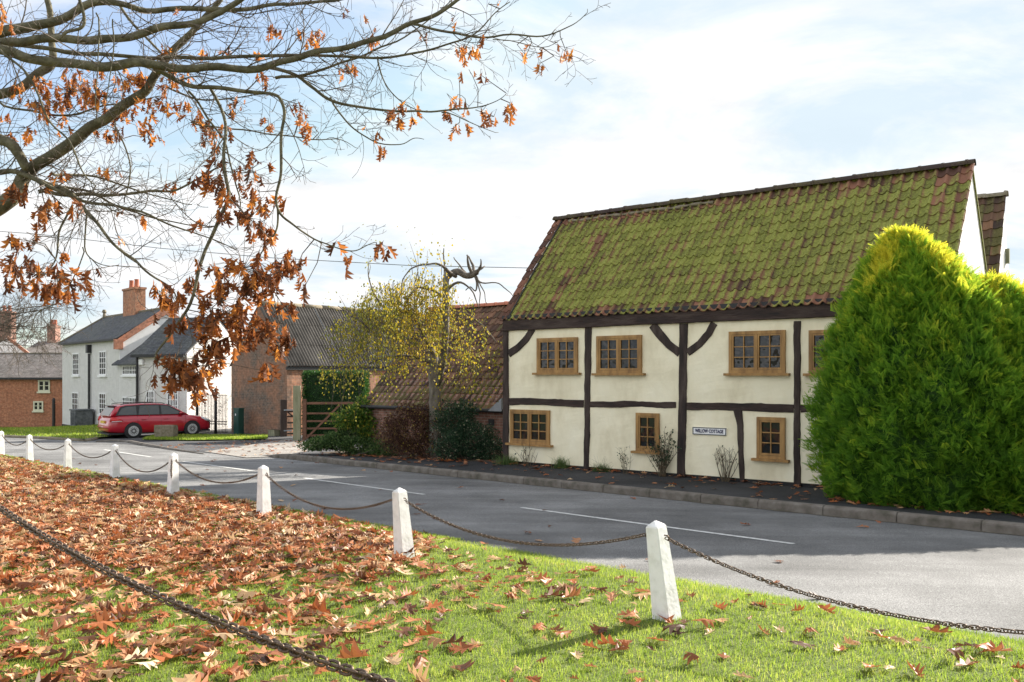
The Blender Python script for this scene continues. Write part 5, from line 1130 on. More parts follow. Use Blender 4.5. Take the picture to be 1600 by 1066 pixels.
# ------------------------------------------------------------------ weeping tree with the dead top, in front of the outbuilding
TY = 24.0; tb = P(680, 668, TY); zg_ = -.45
wt = empty('weeping_tree', (tb.x, tb.y, zg_), 0, 'weeping tree with yellow leaves, pale trunk and broken dead top before the outbuilding', 'tree'); O = Vector(wt.location)
def tp_(l, Y=TY): return [P(x, y, Y+(q[0] if (q := r_) else 0))-O for x, y, *r_ in l]
def limb(name, pts, mat, parent=wt, n=8, sub=4, jit=.02, org=None, Y0=TY):
    """pts: (px,py,radius px,dY)"""
    org = O if org is None else org; raw = [(P(p[0], p[1], Y0+(p[3] if len(p) > 3 else 0))-org, p[2]/F*Y0*(.88 if Y0 < 10 else 1)) for p in pts]; out_, rad = [], []
    m_ = len(raw)
    for i in range(m_-1):
        p0, p1, p2, p3 = raw[max(i-1, 0)][0], raw[i][0], raw[i+1][0], raw[min(i+2, m_-1)][0]
        for q in range(sub):
            f = q/sub; f2, f3 = f*f, f*f*f
            c = .5*((2*p1)+(-p0+p2)*f+(2*p0-5*p1+4*p2-p3)*f2+(-p0+3*p1-3*p2+p3)*f3); r = raw[i][1]*(1-f)+raw[i+1][1]*f
            out_.append(c+Vector(mnoise.noise_vector(c*3))*jit*(1 if 0 < i+q else 0)); rad.append(r*(1+.08*mnoise.noise(c*8)))
    out_.append(raw[-1][0]); rad.append(raw[-1][1]); mb = MB(); mb.tube(out_, rad, n); mb.build(name, mat, parent, smooth=True); return out_, rad
limb('trunk', [(681, 722, 12), (680, 690, 10.5), (680, 640, 9.3), (679, 600, 9), (677, 565, 8.6), (674, 548, 6), (670, 540, 3)], M['palebark'], n=12)
limb('trunk', [(684, 600, 5, -.1), (690, 570, 6, -.6), (695, 540, 5.5, -.9), (697, 500, 5, -.9), (697, 465, 4.8, -.6), (697, 436, 5.2, -.1), (700, 425, 5, .1)], M['palebark'], n=10)
lim = []
for L_ in ([(696, 440, 4, .2), (704, 428, 5.2, .15), (714, 425, 5.5, 0), (727, 431, 5, -.1), (741, 429, 5, -.2), (747, 424, 2, -.3)],
           [(738, 428, 3, -.2), (733, 415, 2.4, -.3), (730, 398, .8, -.4)], [(741, 428, 3, -.2), (738, 414, 2, 0), (729, 399, .8, .1)], [(745, 428, 3, -.2), (750, 417, 1.8, -.5), (751, 405, .7, -.6)],
           [(744, 426, 2.6, -.3), (752, 421, 1.8, -.2), (757, 416, .8, -.1)], [(728, 430, 2.2, 0), (720, 418, 1.4, .1), (709, 402, .6, .2)], [(742, 432, 2, -.2), (746, 446, 1.5, -.2), (744, 455, 1.2, -.2), (736, 448, 1, -.1), (728, 454, .6, 0)],
           [(744, 432, 1.8, -.2), (750, 440, 1.3, -.3), (769, 442, 1, -.5), (787, 449, .8, -.6), (803, 466, .5, -.6)], [(746, 434, 1.3, -.2), (749, 452, 1, -.3), (750, 478, .6, -.3)], [(748, 438, 1.1, -.2), (756, 455, .8, -.4), (761, 475, .5, -.5)],
           [(694, 432, 2, .2), (693.5, 410, 1.3, .2), (693.5, 388, .8, .2)],
           [(712, 432, 3.2, 0), (703, 425, 3, -.2), (690, 415, 2, -.4), (672, 412, 1.5, -.6), (648, 418, 1.2, -.8), (632, 433, .9, -1), (625, 462, .5, -1)],
           [(697, 470, 3, .1), (680, 455, 2, -.2), (655, 450, 1.8, -.5), (640, 462, 1.3, -.8), (630, 490, .8, -.9)], [(697, 455, 2.5, .1), (715, 440, 2, -.1), (735, 452, 1.2, -.3), (748, 480, .8, -.5)],
           [(679, 560, 4, 0), (660, 520, 3, -.4), (640, 490, 2.4, -.7), (616, 488, 2.6, -.9), (600, 500, 3, -1.1), (578, 513, 2.4, -1.3), (563, 503, 1.6, -1.4), (540, 487, .9, -1.5), (528, 478, .5, -1.5)],
           [(615, 490, 2, -.9), (590, 470, 1.4, -1.2), (577, 440, 1, -1.3), (575, 408, .4, -1.3)], [(697, 500, 2.5, .2), (720, 490, 2, 0), (750, 505, 1.3, -.3), (775, 535, .7, -.5)], [(679, 570, 3, 0), (640, 555, 2, -.5), (600, 560, 1.4, -1), (560, 575, .8, -1.3)]):
    dead = L_[0][0] > 720 and L_[0][1] < 440 or L_[0][1] in (440, 432) and L_[0][0] < 697 and L_[-1][0] > 690
    pts_, rad_ = limb('branch', L_, M['deadwood'], n=6, jit=.05); lim.append(pts_)
# hanging strands
st_m = MB(); lp, la = [], []
topx = [505, 520, 560, 580, 620, 660, 700, 740, 780, 790]; topy = [540, 490, 462, 440, 438, 420, 432, 470, 530, 575]; boty = [600, 640, 655, 655, 660, 665, 665, 650, 640, 620]
for k in range(430):
    x = random.triangular(495, 795, 620); yt = np.interp(x, topx, topy)+abs(random.gauss(0, 45)); yb = min(np.interp(x, topx, boty), yt+random.uniform(30, 130)); dY = random.uniform(-1.7, .6)+(-.8 if x < 620 else 0)
    p = P(x, yt, TY+dY); q = P(x+random.uniform(-16, 10), max(yb, yt+15), TY+dY-random.uniform(0, .4)); n = 7; pts_ = []
    for i in range(n): f = i/(n-1); c = p.lerp(q, f)+Vector((math.sin(f*5+k)*.05, math.cos(f*4+k)*.05, .10*math.sin(f*math.pi))); pts_.append(c-O)
    st_m.tube(pts_, [.006*(1-.7*i/n) for i in range(n)], 3, cap=False)
    dens = 1.0 if 560 < x < 720 else .7
    for j in range(int(random.uniform(8, 40)*dens)):
        f = random.random(); i = min(n-2, int(f*(n-1))); g_ = f*(n-1)-i; c = pts_[i].lerp(pts_[i+1], g_); lp.append((c.x+random.gauss(0, .06), c.y+random.gauss(0, .06), c.z+random.gauss(0, .05))); la.append((random.gauss(0, .5), random.gauss(0, .5), -1))
for k in range(240):    # upright yellow sprigs on top
    c = random.choice([(655, 395, 14, 22), (648, 415, 18, 20), (575, 440, 8, 32), (540, 470, 22, 12), (600, 470, 30, 18), (690, 400, 14, 14)]); c = P(random.gauss(c[0], c[2]), random.gauss(c[1], c[3]), TY+random.uniform(-1.5, 0))-O
    lp.append(tuple(c)); la.append((random.gauss(0, .6), random.gauss(0, .6), -.6))
for sx_, sy_, ex_, ey_ in ((655, 440, 640, 378), (660, 430, 668, 392), (576, 430, 576, 404), (650, 440, 652, 392), (645, 430, 635, 400), (690, 430, 684, 392), (545, 500, 530, 462), (600, 480, 590, 440)): st_m.tube([P(sx_, sy_, TY-.8)-O, P((sx_+ex_)/2+3, (sy_+ey_)/2, TY-.9)-O, P(ex_, ey_, TY-.9)-O], [.012, .008, .004], 3, cap=False)
st_m.build('hanging_twigs', M['twig'], wt)
lp, la = np.array(lp), np.array(la); v, f = leaf_quads(lp, la, rng.uniform(.04, .09, len(lp)), .75, .1)
px_ = (lp[:,0]+O.x)/(lp[:,1]+O.y)*F+CX; c_ = rng.beta(2, 2, len(lp))*.8+np.interp(px_, [505, 580, 650, 720, 790], [-.08, .0, .22, .15, .0]); mesh_np('leaves', v, [f], M['birchleaf'], wt, col=np.repeat(np.clip(c_, 0, 1), 4)[:,None].repeat(3, 1))

# ------------------------------------------------------------------ hedge, shrubs and small plants
hx0_, hx1_ = (473-CX)/F*36.4, (570-CX)/F*36.4
hg_ = empty('clipped_hedge', ((hx0_+hx1_)/2, 36.9, -.85), 0, 'clipped dark green hedge block behind the field gate', 'hedge'); hw = (hx1_-hx0_)/2; hzt = CAMZ+(HY-581.5)/F*36.4+.85
n = 15000; fc = rng.integers(0, 4, n); u_ = rng.uniform(-1, 1, n); v_ = rng.uniform(0, 1, n); dep = rng.uniform(-.02, .14, n)
Xp = np.where(fc == 0, u_*hw*1.03, np.where(fc == 1, -hw+dep, np.where(fc == 2, hw-dep, u_*hw*1.03))); Yp = np.where(fc == 0, -.5+dep, np.where(fc == 3, rng.uniform(-.5, .5, n), rng.uniform(-.5, .5, n))); Zp = np.where(fc == 3, hzt-dep, v_*hzt)
pp_ = np.stack([Xp, Yp, Zp], 1)+rng.normal(0, .02, (n, 3)); ax_ = np.stack([np.where(fc == 1, -1, np.where(fc == 2, 1, 0)), np.where(fc == 0, -1, 0), np.where(fc == 3, 1, .2)], 1)+rng.normal(0, .6, (n, 3))
v, f = leaf_quads(pp_, ax_, rng.uniform(.04, .09, n), .7); mesh_np('foliage', v, [f], M['hedge'], hg_, col=np.repeat(rng.random(n), 4)[:,None].repeat(3, 1))
mb = MB(); mb.box(-hw+.1, hw-.1, -.38, .42, -.1, hzt-.12); mesh_o = mb.build('inner_foliage', M['hedge'], hg_)
def shrub(name, label, blobs_px, Y, n, size, mat, zb, aspect=.6, cat='shrub', nst=16, lump=.25, shell_=.35, colf=None, core=True):
    """blobs_px: px,py,rx_px,ry_px,dY,ry_m"""
    cx = np.mean([b[0] for b in blobs_px]); x0 = (cx-CX)/F*Y; r = empty(name, (x0, Y, zb), 0, label, cat); bl = []
    for (a, b, rx, ry, dY, rd) in blobs_px: q = P(a, b, Y+dY)-Vector(r.location); bl.append((q.x, q.y, q.z, rx/F*Y, rd, ry/F*Y))
    crown('foliage', bl, n, size, mat, r, shell_, aspect, lump, colf)
    tips = []
    for q in range(nst): b = random.choice(bl); tips.append((b[0]+random.uniform(-.8, .8)*b[3], b[1]+random.uniform(-.8, .8)*b[4], b[2]+random.uniform(0, 1.0)*b[5]))
    stems('stems', (0, 0, -.05), tips, .018, M['twig'], r); return r
shrub('red_shrub', 'bushy red brown shrub below the weeping tree', [(640, 672, 42, 38, 0, .65), (690, 668, 38, 34, .1, .6), (612, 680, 22, 30, 0, .4), (665, 700, 50, 16, -.2, .4), (655, 645, 30, 14, 0, .4)], 24.1, 15000, .055, M['redshrub'], -.45)
shrub('dark_shrub', 'dark evergreen shrub against the brick outbuilding wall', [(735, 690, 42, 32, 0, .5), (765, 702, 24, 22, -.3, .35), (710, 660, 34, 32, .3, .4), (700, 700, 26, 20, -.3, .3), (728, 640, 18, 16, .3, .3)], 22.6, 13000, .055, M['darkshrub'], -.38)
shrub('broadleaf_shrub', 'green and yellow leaved shrub leaning over the field gate', [(548, 656, 28, 17, 0, .5), (572, 645, 24, 24, .1, .5), (582, 672, 22, 24, 0, .5), (604, 650, 18, 24, .2, .4), (590, 692, 22, 14, 0, .4)], 27.2, 7500, .10, M['lightshrub'], -.65, .55)
shrub('ground_cover_plant', 'low spreading green plants at the corner of the gravel entry', [(495, 695, 26, 9, 0, .8), (525, 690, 30, 13, .4, .8), (560, 698, 36, 14, 0, .6), (600, 702, 26, 12, -.8, .5), (540, 684, 26, 12, .8, .6)], 26.6, 9000, .07, M['cover'], -.72, .6, 'plant', nst=10)
def tuft(px, py, n, h, label, Y=None, wide=.12, cat='plant', name='grass_tuft', stalks=4):
    a = C.px(px, py, -.10); x, y = C.world(a[0], -.10); z = zpave(*ST(x, y)); z = float(z)
    r = empty(name, (x, y, z), 0, label, cat); X = rng.normal(0, wide*.5, n); Yy = rng.normal(0, wide*.25, n)
    o = blades('blades', X, Yy, np.zeros(n)-.01, np.full(n, h), np.full(n, .004), M['wildgrass'], lean=.75); o.parent = r
    if stalks: stems('stalks', (0, 0, 0), [(random.gauss(0, .16), random.uniform(-.05, .05), random.uniform(.5, 1.0)*h*2.1) for _ in range(stalks)], .003, M['twig'], r, 3)
    return r
tuft(876, 731, 260, .26, 'green grass tuft at the wall foot below the first upper window', wide=.16)
tuft(940, 737, 220, .18, 'grassy tuft with tall dry stalks right of the second timber post', wide=.22, stalks=9)
tuft(795, 727, 300, .24, 'straggly green plant at the left corner post of the cottage', wide=.3)
def rose(px, py, n, h, spread, label, leafn=40, hips=0, name='rose_bush', base=.05, r0=.010):
    a = C.px(px, py, -.14); x, y = C.world(a[0], -.14); z = float(zpave(*ST(x, y))); r = empty(name, (x, y, z), C.rz, label, 'shrub'); mb = MB(); ends = []
    for k in range(n):
        tx, ty, hh_ = random.gauss(0, spread), random.uniform(-.12, .06), h*random.uniform(.55, 1.05); b0 = Vector((random.gauss(0, base), random.gauss(0, .03), -.03)); cur = random.uniform(-.06, .06)
        pts_ = [b0+Vector((tx*f**1.1+cur*math.sin(f*3), ty*f, hh_*f)) for f in np.linspace(0, 1, 8)]; mb.tube(pts_, [r0*(1-.75*i/7) for i in range(8)], 5, cap=False); ends += pts_[3:]
        for _ in range(3):
            i = random.randint(3, 6); d = Vector((random.uniform(-.16, .16), random.uniform(-.06, .04), random.uniform(.06, .2))); mb.tube([pts_[i], pts_[i]+d*.5+Vector((0, 0, .02)), pts_[i]+d], [r0*.4, r0*.3, r0*.18], 4, cap=False); ends.append(pts_[i]+d)
    mb.build('stems', M['stem'], r, smooth=True)
    if leafn:
        pos = np.array([tuple(random.choice(ends)+Vector((random.gauss(0, .02), random.gauss(0, .02), 0))) for _ in range(leafn)]); v, f = leaf_quads(pos, rng.normal(size=(leafn, 3))+np.array([0, -.4, .2]), rng.uniform(.03, .065, leafn), .7); mesh_np('leaves', v, [f], M['darkshrub'], r, col=np.repeat(rng.random(leafn)*.9, 4)[:,None].repeat(3, 1))
    return r
M['stem'] = noisy('thorny_stem', [(0.045,0.040,0.022),(0.10,0.075,0.045),(0.13,0.10,0.05)], 16, .8, .2, 50)
rose(1036, 745, 26, 1.02, .30, 'large thorny rose bush in front of the tallest timber post', 300)
rose(1134, 749, 14, .78, .17, 'small bare rose bush below the cottage name plate', 9)
rose(823, 727, 12, .62, .15, 'thin bare climbing rose stems below the lower left window', 14, r0=.007)
rose(978, 739, 9, .66, .12, 'sparse weedy stems between the grass tuft and the big rose bush', 26, name='weed_stems', r0=.005)

# ------------------------------------------------------------------ the red oak overhanging from the left
OY = 7.2; TB = Vector((-7.6, 8.0, -.05)); oak = empty('red_oak', TB, 0, 'large red oak spreading bare limbs and clusters of brown leaves over the top left', 'tree')
ox_, oy_ = TB.x, TB.y; tk = MB(); tpts = [(0, 0, -.3), (0, 0, .2), (.05, 0, 1.2), (.0, .05, 2.6), (-.1, .1, 4.2), (0, .1, 6.2), (.1, 0, 8.0)]
tk.tube(tpts, [.55, .42, .36, .33, .30, .24, .14], 14); tk.build('trunk', M['bark'], oak, smooth=True)
LIMBS = [  # (px,py,radius px at the 7.2 m plane,dY)
 ([(-560, 230, 16, .8), (-330, 120, 14, .6), (-120, 70, 12, .3), (0, 52, 9.5, 0), (60, 42, 8, 0), (110, 20, 7, 0), (149, 3, 6, 0), (190, 6, 5.5, 0), (248, 14, 5, .1), (340, 14, 4.2, .1), (420, 10, 3.4, .1), (520, 0, 2.5, .2), (610, -20, 1.5, .2)], 1),
 ([(-560, 300, 14, .8), (-330, 180, 12, .4), (-120, 90, 9, .1), (0, 67, 7, -.2), (37, 68, 7, -.2), (93, 62, 7, -.2), (139, 67, 7, -.2), (217, 54, 6.5, -.2), (279, 37, 6, -.2), (334, 25, 5, -.2), (372, 0, 4.5, -.2), (420, -40, 3.5, -.2)], 1),
 ([(-560, 320, 16, .8), (-330, 170, 14, .3), (-120, 80, 11, -.2), (0, 74, 8.5, -.4), (46, 85, 8, -.4), (102, 93, 8, -.4), (161, 104, 8, -.4), (232, 101, 7.5, -.4), (310, 102, 6.5, -.3), (402, 105, 6, -.3), (460, 92, 5.5, -.2), (506, 78, 5, -.2), (568, 67, 4.6, -.1), (646, 37, 4, 0), (690, 16, 3.5, 0), (723, 0, 3, 0), (770, -30, 2.5, 0)], 1),
 ([(-120, 80, 5, -.2), (37, 72, 4, .1), (102, 77, 4, .1), (155, 85, 3.5, .1), (248, 90, 3.5, .1), (356, 89, 3.2, .1), (460, 85, 2.8, .1), (522, 83, 2.6, .1), (584, 86, 2.3, .1), (646, 84, 2, .1), (708, 66, 1.6, .1), (754, 40, 1.2, .1), (797, 3, .8, .1)], 1),
 ([(646, 38, 2.6, 0), (700, 48, 2.2, 0), (739, 54, 2, 0), (800, 57, 1.6, 0), (859, 54, 1.2, 0), (893, 38, .9, 0), (918, 14, .5, 0)], 0),
 ([(-600, 560, 20, .9), (-330, 480, 19, .7), (-120, 400, 17, .4), (0, 322, 15, .3), (40, 280, 12, .3), (70, 252, 10.5, .3), (130, 208, 10, .3), (180, 173, 9, .3), (225, 142, 8, .3), (245, 115, 7.5, .3), (270, 75, 6.5, .3), (305, 42, 5.5, .3), (340, 5, 4.5, .3), (360, -30, 4, .3)], 1),
 ([(-560, 340, 15, .9), (-330, 260, 13, .9), (-120, 190, 11, .8), (0, 150, 9.5, .7), (62, 114, 8.5, .7), (80, 95, 7.5, .7), (80, 55, 6, .7), (74, 10, 5.5, .7), (64, -30, 5, .7)], 1),
 ([(-330, 200, 13, .5), (-120, 190, 12, .4), (0, 217, 10, .2), (31, 241, 9, .2), (45, 262, 8, .2)], 0),
 ([(245, 112, 5, -.3), (269, 121, 4.2, -.3), (310, 133, 3.8, -.3), (371, 139, 3.4, -.3), (424, 145, 2.8, -.3), (437, 156, 2.7, -.3), (443, 185, 2.7, -.3), (441, 230, 2.6, -.3), (437, 280, 2.4, -.3), (434, 328, 2.2, -.3), (455, 349, 1.8, -.3), (492, 375, 1.4, -.3), (522, 387, 1.1, -.3), (549, 390, 1, -.3), (570, 383, .8, -.3), (588, 379, .6, -.3)], 0),
 ([(434, 325, 2, -.3), (428, 356, 1.7, -.3), (415, 390, 1.3, -.3), (405, 410, .8, -.3)], 0),
 ([(294, 142, 2.2, -.2), (325, 180, 1.9, -.2), (356, 229, 1.6, -.2), (375, 300, 1.2, -.2), (372, 360, .8, -.2)], 0),
 ([(330, 135, 2.8, -.2), (345, 170, 2.6, -.2), (353, 217, 2.8, -.3), (354, 260, 3, -.3), (352, 315, 3.4, -.4), (342, 341, 3.4, -.4), (324, 382, 3, -.4), (312, 427, 2.8, -.5), (294, 480, 2.4, -.5), (264, 525, 2, -.5), (243, 557, 1.5, -.5), (262, 578, .7, -.5)], 0),
 ([(-120, 270, 6, .4), (0, 269, 5, .3), (60, 281, 4.6, .2), (105, 299, 4.4, .1), (129, 320, 4, .1), (159, 359, 2.8, 0), (195, 395, 2.4, 0), (216, 413, 2.2, -.1), (250, 437, 1.6, -.2), (276, 470, 1.0, -.3)], 0),
 ([(60, 300, 4, .3), (110, 303, 3.6, .3), (160, 308, 3, .3), (200, 306, 2.6, .2), (250, 300, 2.2, .1), (300, 286, 1.8, 0), (345, 262, 1.3, 0)], 1),
 ([(60, 282, 4, .1), (120, 310, 3.2, .1), (180, 322, 2.5, .1), (250, 345, 1.8, 0), (320, 372, 1.1, 0), (370, 392, .6, 0)], 1),
 ([(60, 285, 3, .3), (130, 296, 2.4, .4), (200, 330, 1.8, .4), (270, 350, 1.2, .4), (340, 352, .7, .4)], 1),
 ([(80, 270, 2.6, .2), (150, 275, 2, .5), (220, 300, 1.4, .5), (300, 320, .8, .5)], 1),
 ([(114, 320, 2, .0), (90, 365, 1.8, 0), (84, 404, 1.4, -.1), (70, 428, .9, -.1)], 0),
 ([(135, 335, 1.6, .1), (129, 386, 1.3, .1), (150, 408, 1, .1), (186, 414, .6, .1)], 0),
 ([(129, 386, 1.2, 0), (115, 430, 1, 0), (92, 470, .8, 0), (62, 492, .8, 0), (50, 520, .6, 0)], 0),
 ([(402, 104, 3.4, -.1), (460, 111, 3, 0), (491, 130, 2.8, 0), (522, 155, 2.6, 0), (578, 168, 2.2, 0), (646, 169, 1.8, 0), (683, 175, 1.6, 0), (739, 170, 1.1, 0), (773, 158, .7, 0), (790, 145, .4, 0)], 0),
 ([(690, 176, 1.1, 0), (739, 192, .8, 0), (779, 207, .4, 0)], 0),
 ([(516, 152, 1.7, 0), (540, 192, 1.4, 0), (584, 223, 1.2, 0), (624, 229, .9, 0), (645, 217, .7, 0), (662, 218, .4, 0)], 0),
 ([(430, 122, 3, .3), (470, 120, 2.8, .3), (506, 110, 2.4, .3), (562, 90, 2, .3), (620, 60, 1.5, .3), (680, 30, 1, .3), (720, -10, .7, .3)], 0),
 ([(300, 190, 1.6, .2), (380, 205, 1.4, .2), (460, 214, 1.2, .2), (522, 216, .8, .2), (560, 232, .4, .2)], 0),
 ([(590, 88, 1.6, .1), (605, 130, 1.2, .1), (633, 158, .9, .1), (668, 173, .6, .1)], 0),
 ([(770, 62, .9, .1), (847, 74, .7, .1), (880, 60, .4, .1)], 0),
 ([(120, -20, 2.6, -.6), (130, 20, 2.6, -.6), (128, 38, 2.6, -.6), (105, 45, 2.5, -.6), (92, 58, 1.8, -.6)], 0),
 ([(150, 20, 1.2, -.9), (152, 60, 1.1, -.9), (155, 110, .9, -.9), (159, 180, .5, -.9)], 0),
 ([(176, 30, 1.1, -.9), (177, 80, 1, -.9), (174, 130, .8, -.9), (172, 160, .5, -.9)], 0),
 ([(0, 78, 2, -.6), (35, 110, 1.9, -.6), (55, 145, 1.7, -.6), (80, 195, 1.6, -.6), (105, 225, 1.5, -.6), (130, 270, 1.2, -.6), (150, 290, .8, -.6)], 0),
 ([(180, 190, 1.5, .1), (198, 238, 1.4, .1), (200, 290, 1.3, .1), (194, 316, 1, .1)], 0),
 ([(0, 160, 2.2, .6), (60, 178, 2.2, .6), (110, 176, 2, .6), (180, 165, 1.4, .6), (250, 150, .8, .6)], 1),
 ([(185, 5, 2.6, .4), (215, 45, 2.4, .4), (240, 72, 2.2, .4), (255, 85, 1.8, .4)], 0),
 ([(260, 135, 2, .5), (300, 155, 1.8, .5), (345, 158, 1.4, .5), (410, 150, 1, .5), (470, 160, .6, .5)], 0),
]
limb_pts = []; brm = []
for pts_, tw_ in LIMBS:
    pl_, rd_ = limb('limb' if pts_[3 if len(pts_) > 3 else 0][2] > 5 else 'branch', pts_, M['bark'], oak, n=10 if pts_[2][2] > 4 else 7, sub=5, jit=.045, org=TB, Y0=OY)
    limb_pts.append((pl_, rd_, tw_))
allp = [(p, r) for pl_, rd_, _ in limb_pts for p, r in zip(pl_, rd_)]
twm = MB(); twig_ends = []
def twig(p, d, L, r, depth):
    n = max(3, int(L/.06)); pts_ = [p.copy()]; dd = d.normalized(); curv = Vector((random.gauss(0, .10), random.gauss(0, .10), random.gauss(.02, .12)))
    for i in range(n):
        dd = (dd+curv*1.1+Vector((random.gauss(0, .06), random.gauss(0, .06), random.gauss(0, .06)))).normalized(); pts_.append(pts_[-1]+dd*L/n)
    twm.tube(pts_, [max(.0018, r*(1-.72*i/n)) for i in range(n+1)], 4 if r > .004 else 3, cap=False)
    twig_ends.append(pts_[-1])
    if depth > 0:
        side = Vector((random.gauss(0, 1), random.gauss(0, .6), random.gauss(0, 1)))
        for i in range(1, n+1):
            if random.random() < (.62 if depth > 1 else .50):
                side = -side; sdv = (side-dd*side.dot(dd)).normalized(); nd = (pts_[i]-pts_[i-1]).normalized()*.8+sdv*random.uniform(.5, .9)+Vector((random.gauss(0, .15), random.gauss(0, .15), random.gauss(0, .15)))
                twig(pts_[i], nd, L*random.uniform(.28, .55)*(1.15-.5*i/n), r*.5, depth-1)
def inview(p):
    w_ = p+TB; x = CX+w_.x/w_.y*F; y = HY-(w_.z-CAMZ)/w_.y*F; return x, y
for pl_, rd_, tw_ in limb_pts:
    m_ = len(pl_)
    for i in range(1, m_):
        x, y = inview(pl_[i])
        if not (-60 < x < 940 and -90 < y < 640): continue
        d = pl_[min(i+1, m_-1)]-pl_[i-1]; seg = (pl_[i]-pl_[i-1]).length; thin = rd_[i] < .018
        rate = seg*(8.0 if thin else 5.2)*(.45 if (x > 640 and y > 120) else 1)*(.35 if (y > 330 and x > 230) else 1)
        k = int(rate)+(random.random() < rate % 1)
        for _ in range(k):
            sd_ = Vector((random.gauss(0, 1), random.gauss(0, .8), random.gauss(0, 1))); sd_ = (sd_-d*sd_.dot(d)/max(1e-9, d.length_squared)).normalized(); nd = d.normalized()*.75+sd_*.8+Vector((.18, 0, -.03))
            p = pl_[i].lerp(pl_[i-1], random.random()); L = random.uniform(.30, .85)*(1 if not thin else .7)
            if x > 850 or (x > 600 and y > 120): L *= .5
            twig(p, nd, L, min(.006, max(.0028, rd_[i]*.45)), 2)
# leaf clusters: px,py,rx,ry,count,dY
LZ = [(395,262,26,12,16,-.3),(326,285,26,14,14,-.3),(350,300,30,28,26,-.35),(385,340,34,34,40,-.3),(405,300,24,30,20,-.3),(380,420,46,50,110,-.35),(345,470,46,50,80,-.4),(430,430,30,34,40,-.3),(462,422,14,24,22,-.3),(474,452,8,10,6,-.3),(300,440,15,22,16,-.4),(250,465,20,18,26,-.4),(268,462,12,26,16,-.4),(335,500,50,30,80,-.4),(395,510,34,28,50,-.35),(290,585,30,30,95,-.5),(275,560,30,20,40,-.5),(320,545,18,22,26,-.45),(362,535,10,14,12,-.4),(352,560,12,8,8,-.4),(437,505,16,16,24,-.3),(434,545,16,16,26,-.3),(414,580,11,14,14,-.3),(448,488,8,12,6,-.3),
 (600,392,12,10,10,-.3),(543,403,6,9,5,-.3),(528,386,5,4,3,-.3),(110,145,46,22,85,.5),(150,150,70,32,110,.5),(60,165,60,40,45,.5),(225,125,30,14,26,.3),(240,165,24,16,20,.3),(300,190,34,18,30,.3),(322,205,18,14,16,.2),(185,205,22,12,18,.3),(232,215,12,8,10,.3),(40,200,40,16,18,.4),(330,228,8,8,5,.2),(255,115,12,8,8,.2),(260,70,10,8,4,.3),(272,120,12,6,6,0),
 (60,430,50,20,42,-.6),(25,420,30,24,32,-.6),(90,440,26,14,16,-.6),(20,372,16,10,7,-.6),(40,375,8,8,3,-.6),(98,398,4,4,2,-.6),(112,428,8,10,5,-.6),(40,445,30,14,14,-.6),(30,310,30,20,26,-.2),(60,325,30,12,18,-.4),(50,250,12,6,4,0),(100,283,22,12,10,.1),(125,320,10,6,6,-.2),(5,35,8,18,8,-1.6),(190,375,5,4,2,.2),(186,330,6,3,2,.2),(170,268,6,4,3,.1),(182,276,5,4,2,.1),(270,285,8,5,4,.1),(340,262,14,6,8,-.2),(215,345,12,4,3,.3),(55,370,6,4,2,0),
 (822,87,5,7,2,0),(820,85,4,6,2,0),(844,99,4,8,3,0),(884,79,9,6,6,0),(871,67,6,3,2,0),(848,82,4,2,1,0),(723,80,10,10,7,0),(752,92,3,8,2,0),(738,118,3,3,1,0),(751,117,4,6,2,0),(717,117,3,3,1,0),(664,55,3,5,2,0),(716,90,3,6,2,0),(735,76,6,4,4,0),(750,66,6,3,3,0),(633,166,6,5,4,0),(650,165,4,5,2,0),(620,190,16,10,14,0),(610,183,10,6,6,0),(593,208,5,5,3,0),(594,233,8,6,8,0),(571,196,3,5,1,0),(794,168,12,10,12,0),(772,182,10,7,8,0),(753,174,3,8,3,0),(710,157,6,7,5,0),(722,150,5,3,3,0),(698,178,5,6,4,0),(711,198,6,4,4,0),(727,196,5,3,3,0),(733,166,6,3,3,0),(550,112,6,10,5,.2),(565,57,14,7,8,.2),(485,60,20,12,16,.2),(490,50,8,5,5,.2),(490,198,14,8,8,.2),(466,183,3,4,2,.2),(478,212,5,3,2,.2),(534,15,3,8,2,.1),(710,25,2,8,2,.1),(572,28,4,3,1,.1),(778,8,3,3,1,0),(430,50,12,8,7,.2),(460,170,14,14,9,.2),(420,195,10,8,6,.2),(400,90,8,5,4,.3),(410,120,12,6,7,.3),(345,80,14,6,6,.3),(355,165,14,10,10,.3),(420,50,12,5,4,.2),(270,20,8,4,2,.2),(530,110,8,6,3,.2)]
lpz, lsz, lcol = [], [], []
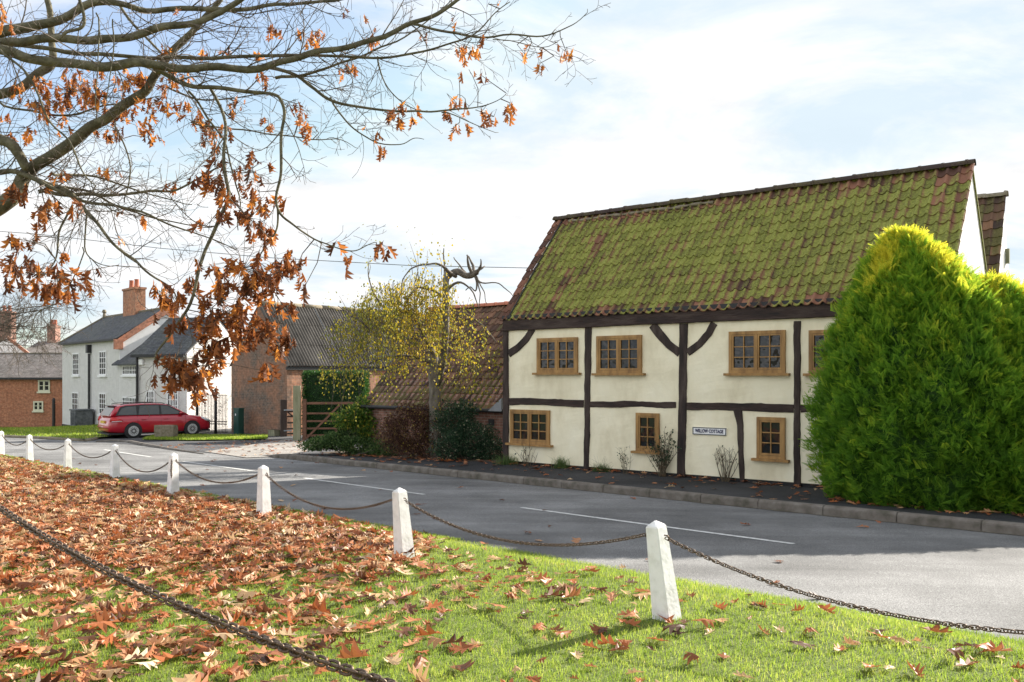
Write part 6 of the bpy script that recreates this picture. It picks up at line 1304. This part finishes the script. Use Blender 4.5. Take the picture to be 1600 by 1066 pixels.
for (cx, cy, rx, ry, n, dY) in LZ:
    c0 = P(cx, cy, OY+dY)-TB; best = min(allp, key=lambda q: (q[0]-c0).length_squared)[0]
    ce = (best-c0); k = max(1, n//3); hubs = []
    if ce.length > .06 and ce.length < 1.3:
        mid = best.lerp(c0, .5)+Vector((random.gauss(0, .05), random.gauss(0, .05), .08*ce.length)); twm.tube([best, mid, c0], [.005, .004, .003], 4, cap=False)
    for _ in range(k):
        q = P(random.gauss(cx, rx*.68), random.gauss(cy-2, ry*.66), OY+dY+random.gauss(0, .16))-TB; hubs.append(q)
        md = c0.lerp(q, .5)+Vector((random.gauss(0, .03), random.gauss(0, .03), random.uniform(0, .05))); twm.tube([c0, md, q], [.0028, .0022, .0016], 3, cap=False)
    big = dY < -.15
    for _ in range(int(n*(.80 if big else 1.2)+.5)):
        lcol.append(random.betavariate(1.7, 2.3) if big else random.betavariate(2.4, 1.5))
        q = random.choice(hubs); o_ = Vector((random.gauss(0, .022), random.gauss(0, .022), random.gauss(0, .02))); lpz.append(tuple(q+o_)); lsz.append(random.uniform(.075, .145) if big else random.uniform(.055, .11))
print('twigs faces', len(twm.f4), 'leaves', len(lpz))
twm.build('twigs', M['twig'], oak)
leaves('leaves', np.array(lpz), np.array(lsz), 0, M['treeleaf'], hang=True, curl=(.3, 2.2), parent=oak, colr=np.array(lcol))
# bare twiggy tree far left
bt = empty('bare_tree', P(-110, 680, 27), 0, 'bare twiggy branches in front of the distant chimneys at the left edge', 'tree'); bo = Vector(bt.location)
twm = MB()
mb = MB(); mb.tube([(0, 0, -.3), (.1, 0, 1.5), (.3, 0, 2.6), (.2, 0, 4)], [.16, .12, .09, .03], 8); mb.build('trunk', M['bark'], bt, smooth=True)
for k in range(15):
    p = P(-75, 540-5*k, 27)-bo; tgt = P(random.uniform(20, 130), random.uniform(468, 548), 26.5)-bo; m1_ = p.lerp(tgt, .5)+Vector((0, 0, random.uniform(-.3, .4)))
    pts_ = [p.lerp(m1_, f) for f in (0, .5)]+[m1_.lerp(tgt, f) for f in (0, .3, .6, 1)]; twm.tube(pts_, [.03, .025, .02, .015, .010, .005], 4, cap=False)
    for i in (2, 3, 4, 5):
        for _ in range(3): twig(pts_[i], (pts_[i]-pts_[i-1]).normalized()+Vector((random.gauss(0, .6), random.gauss(0, .5), random.gauss(.1, .6))), random.uniform(.5, 1.3), .009, 1)
twm.build('branches', M['twig'], bt)
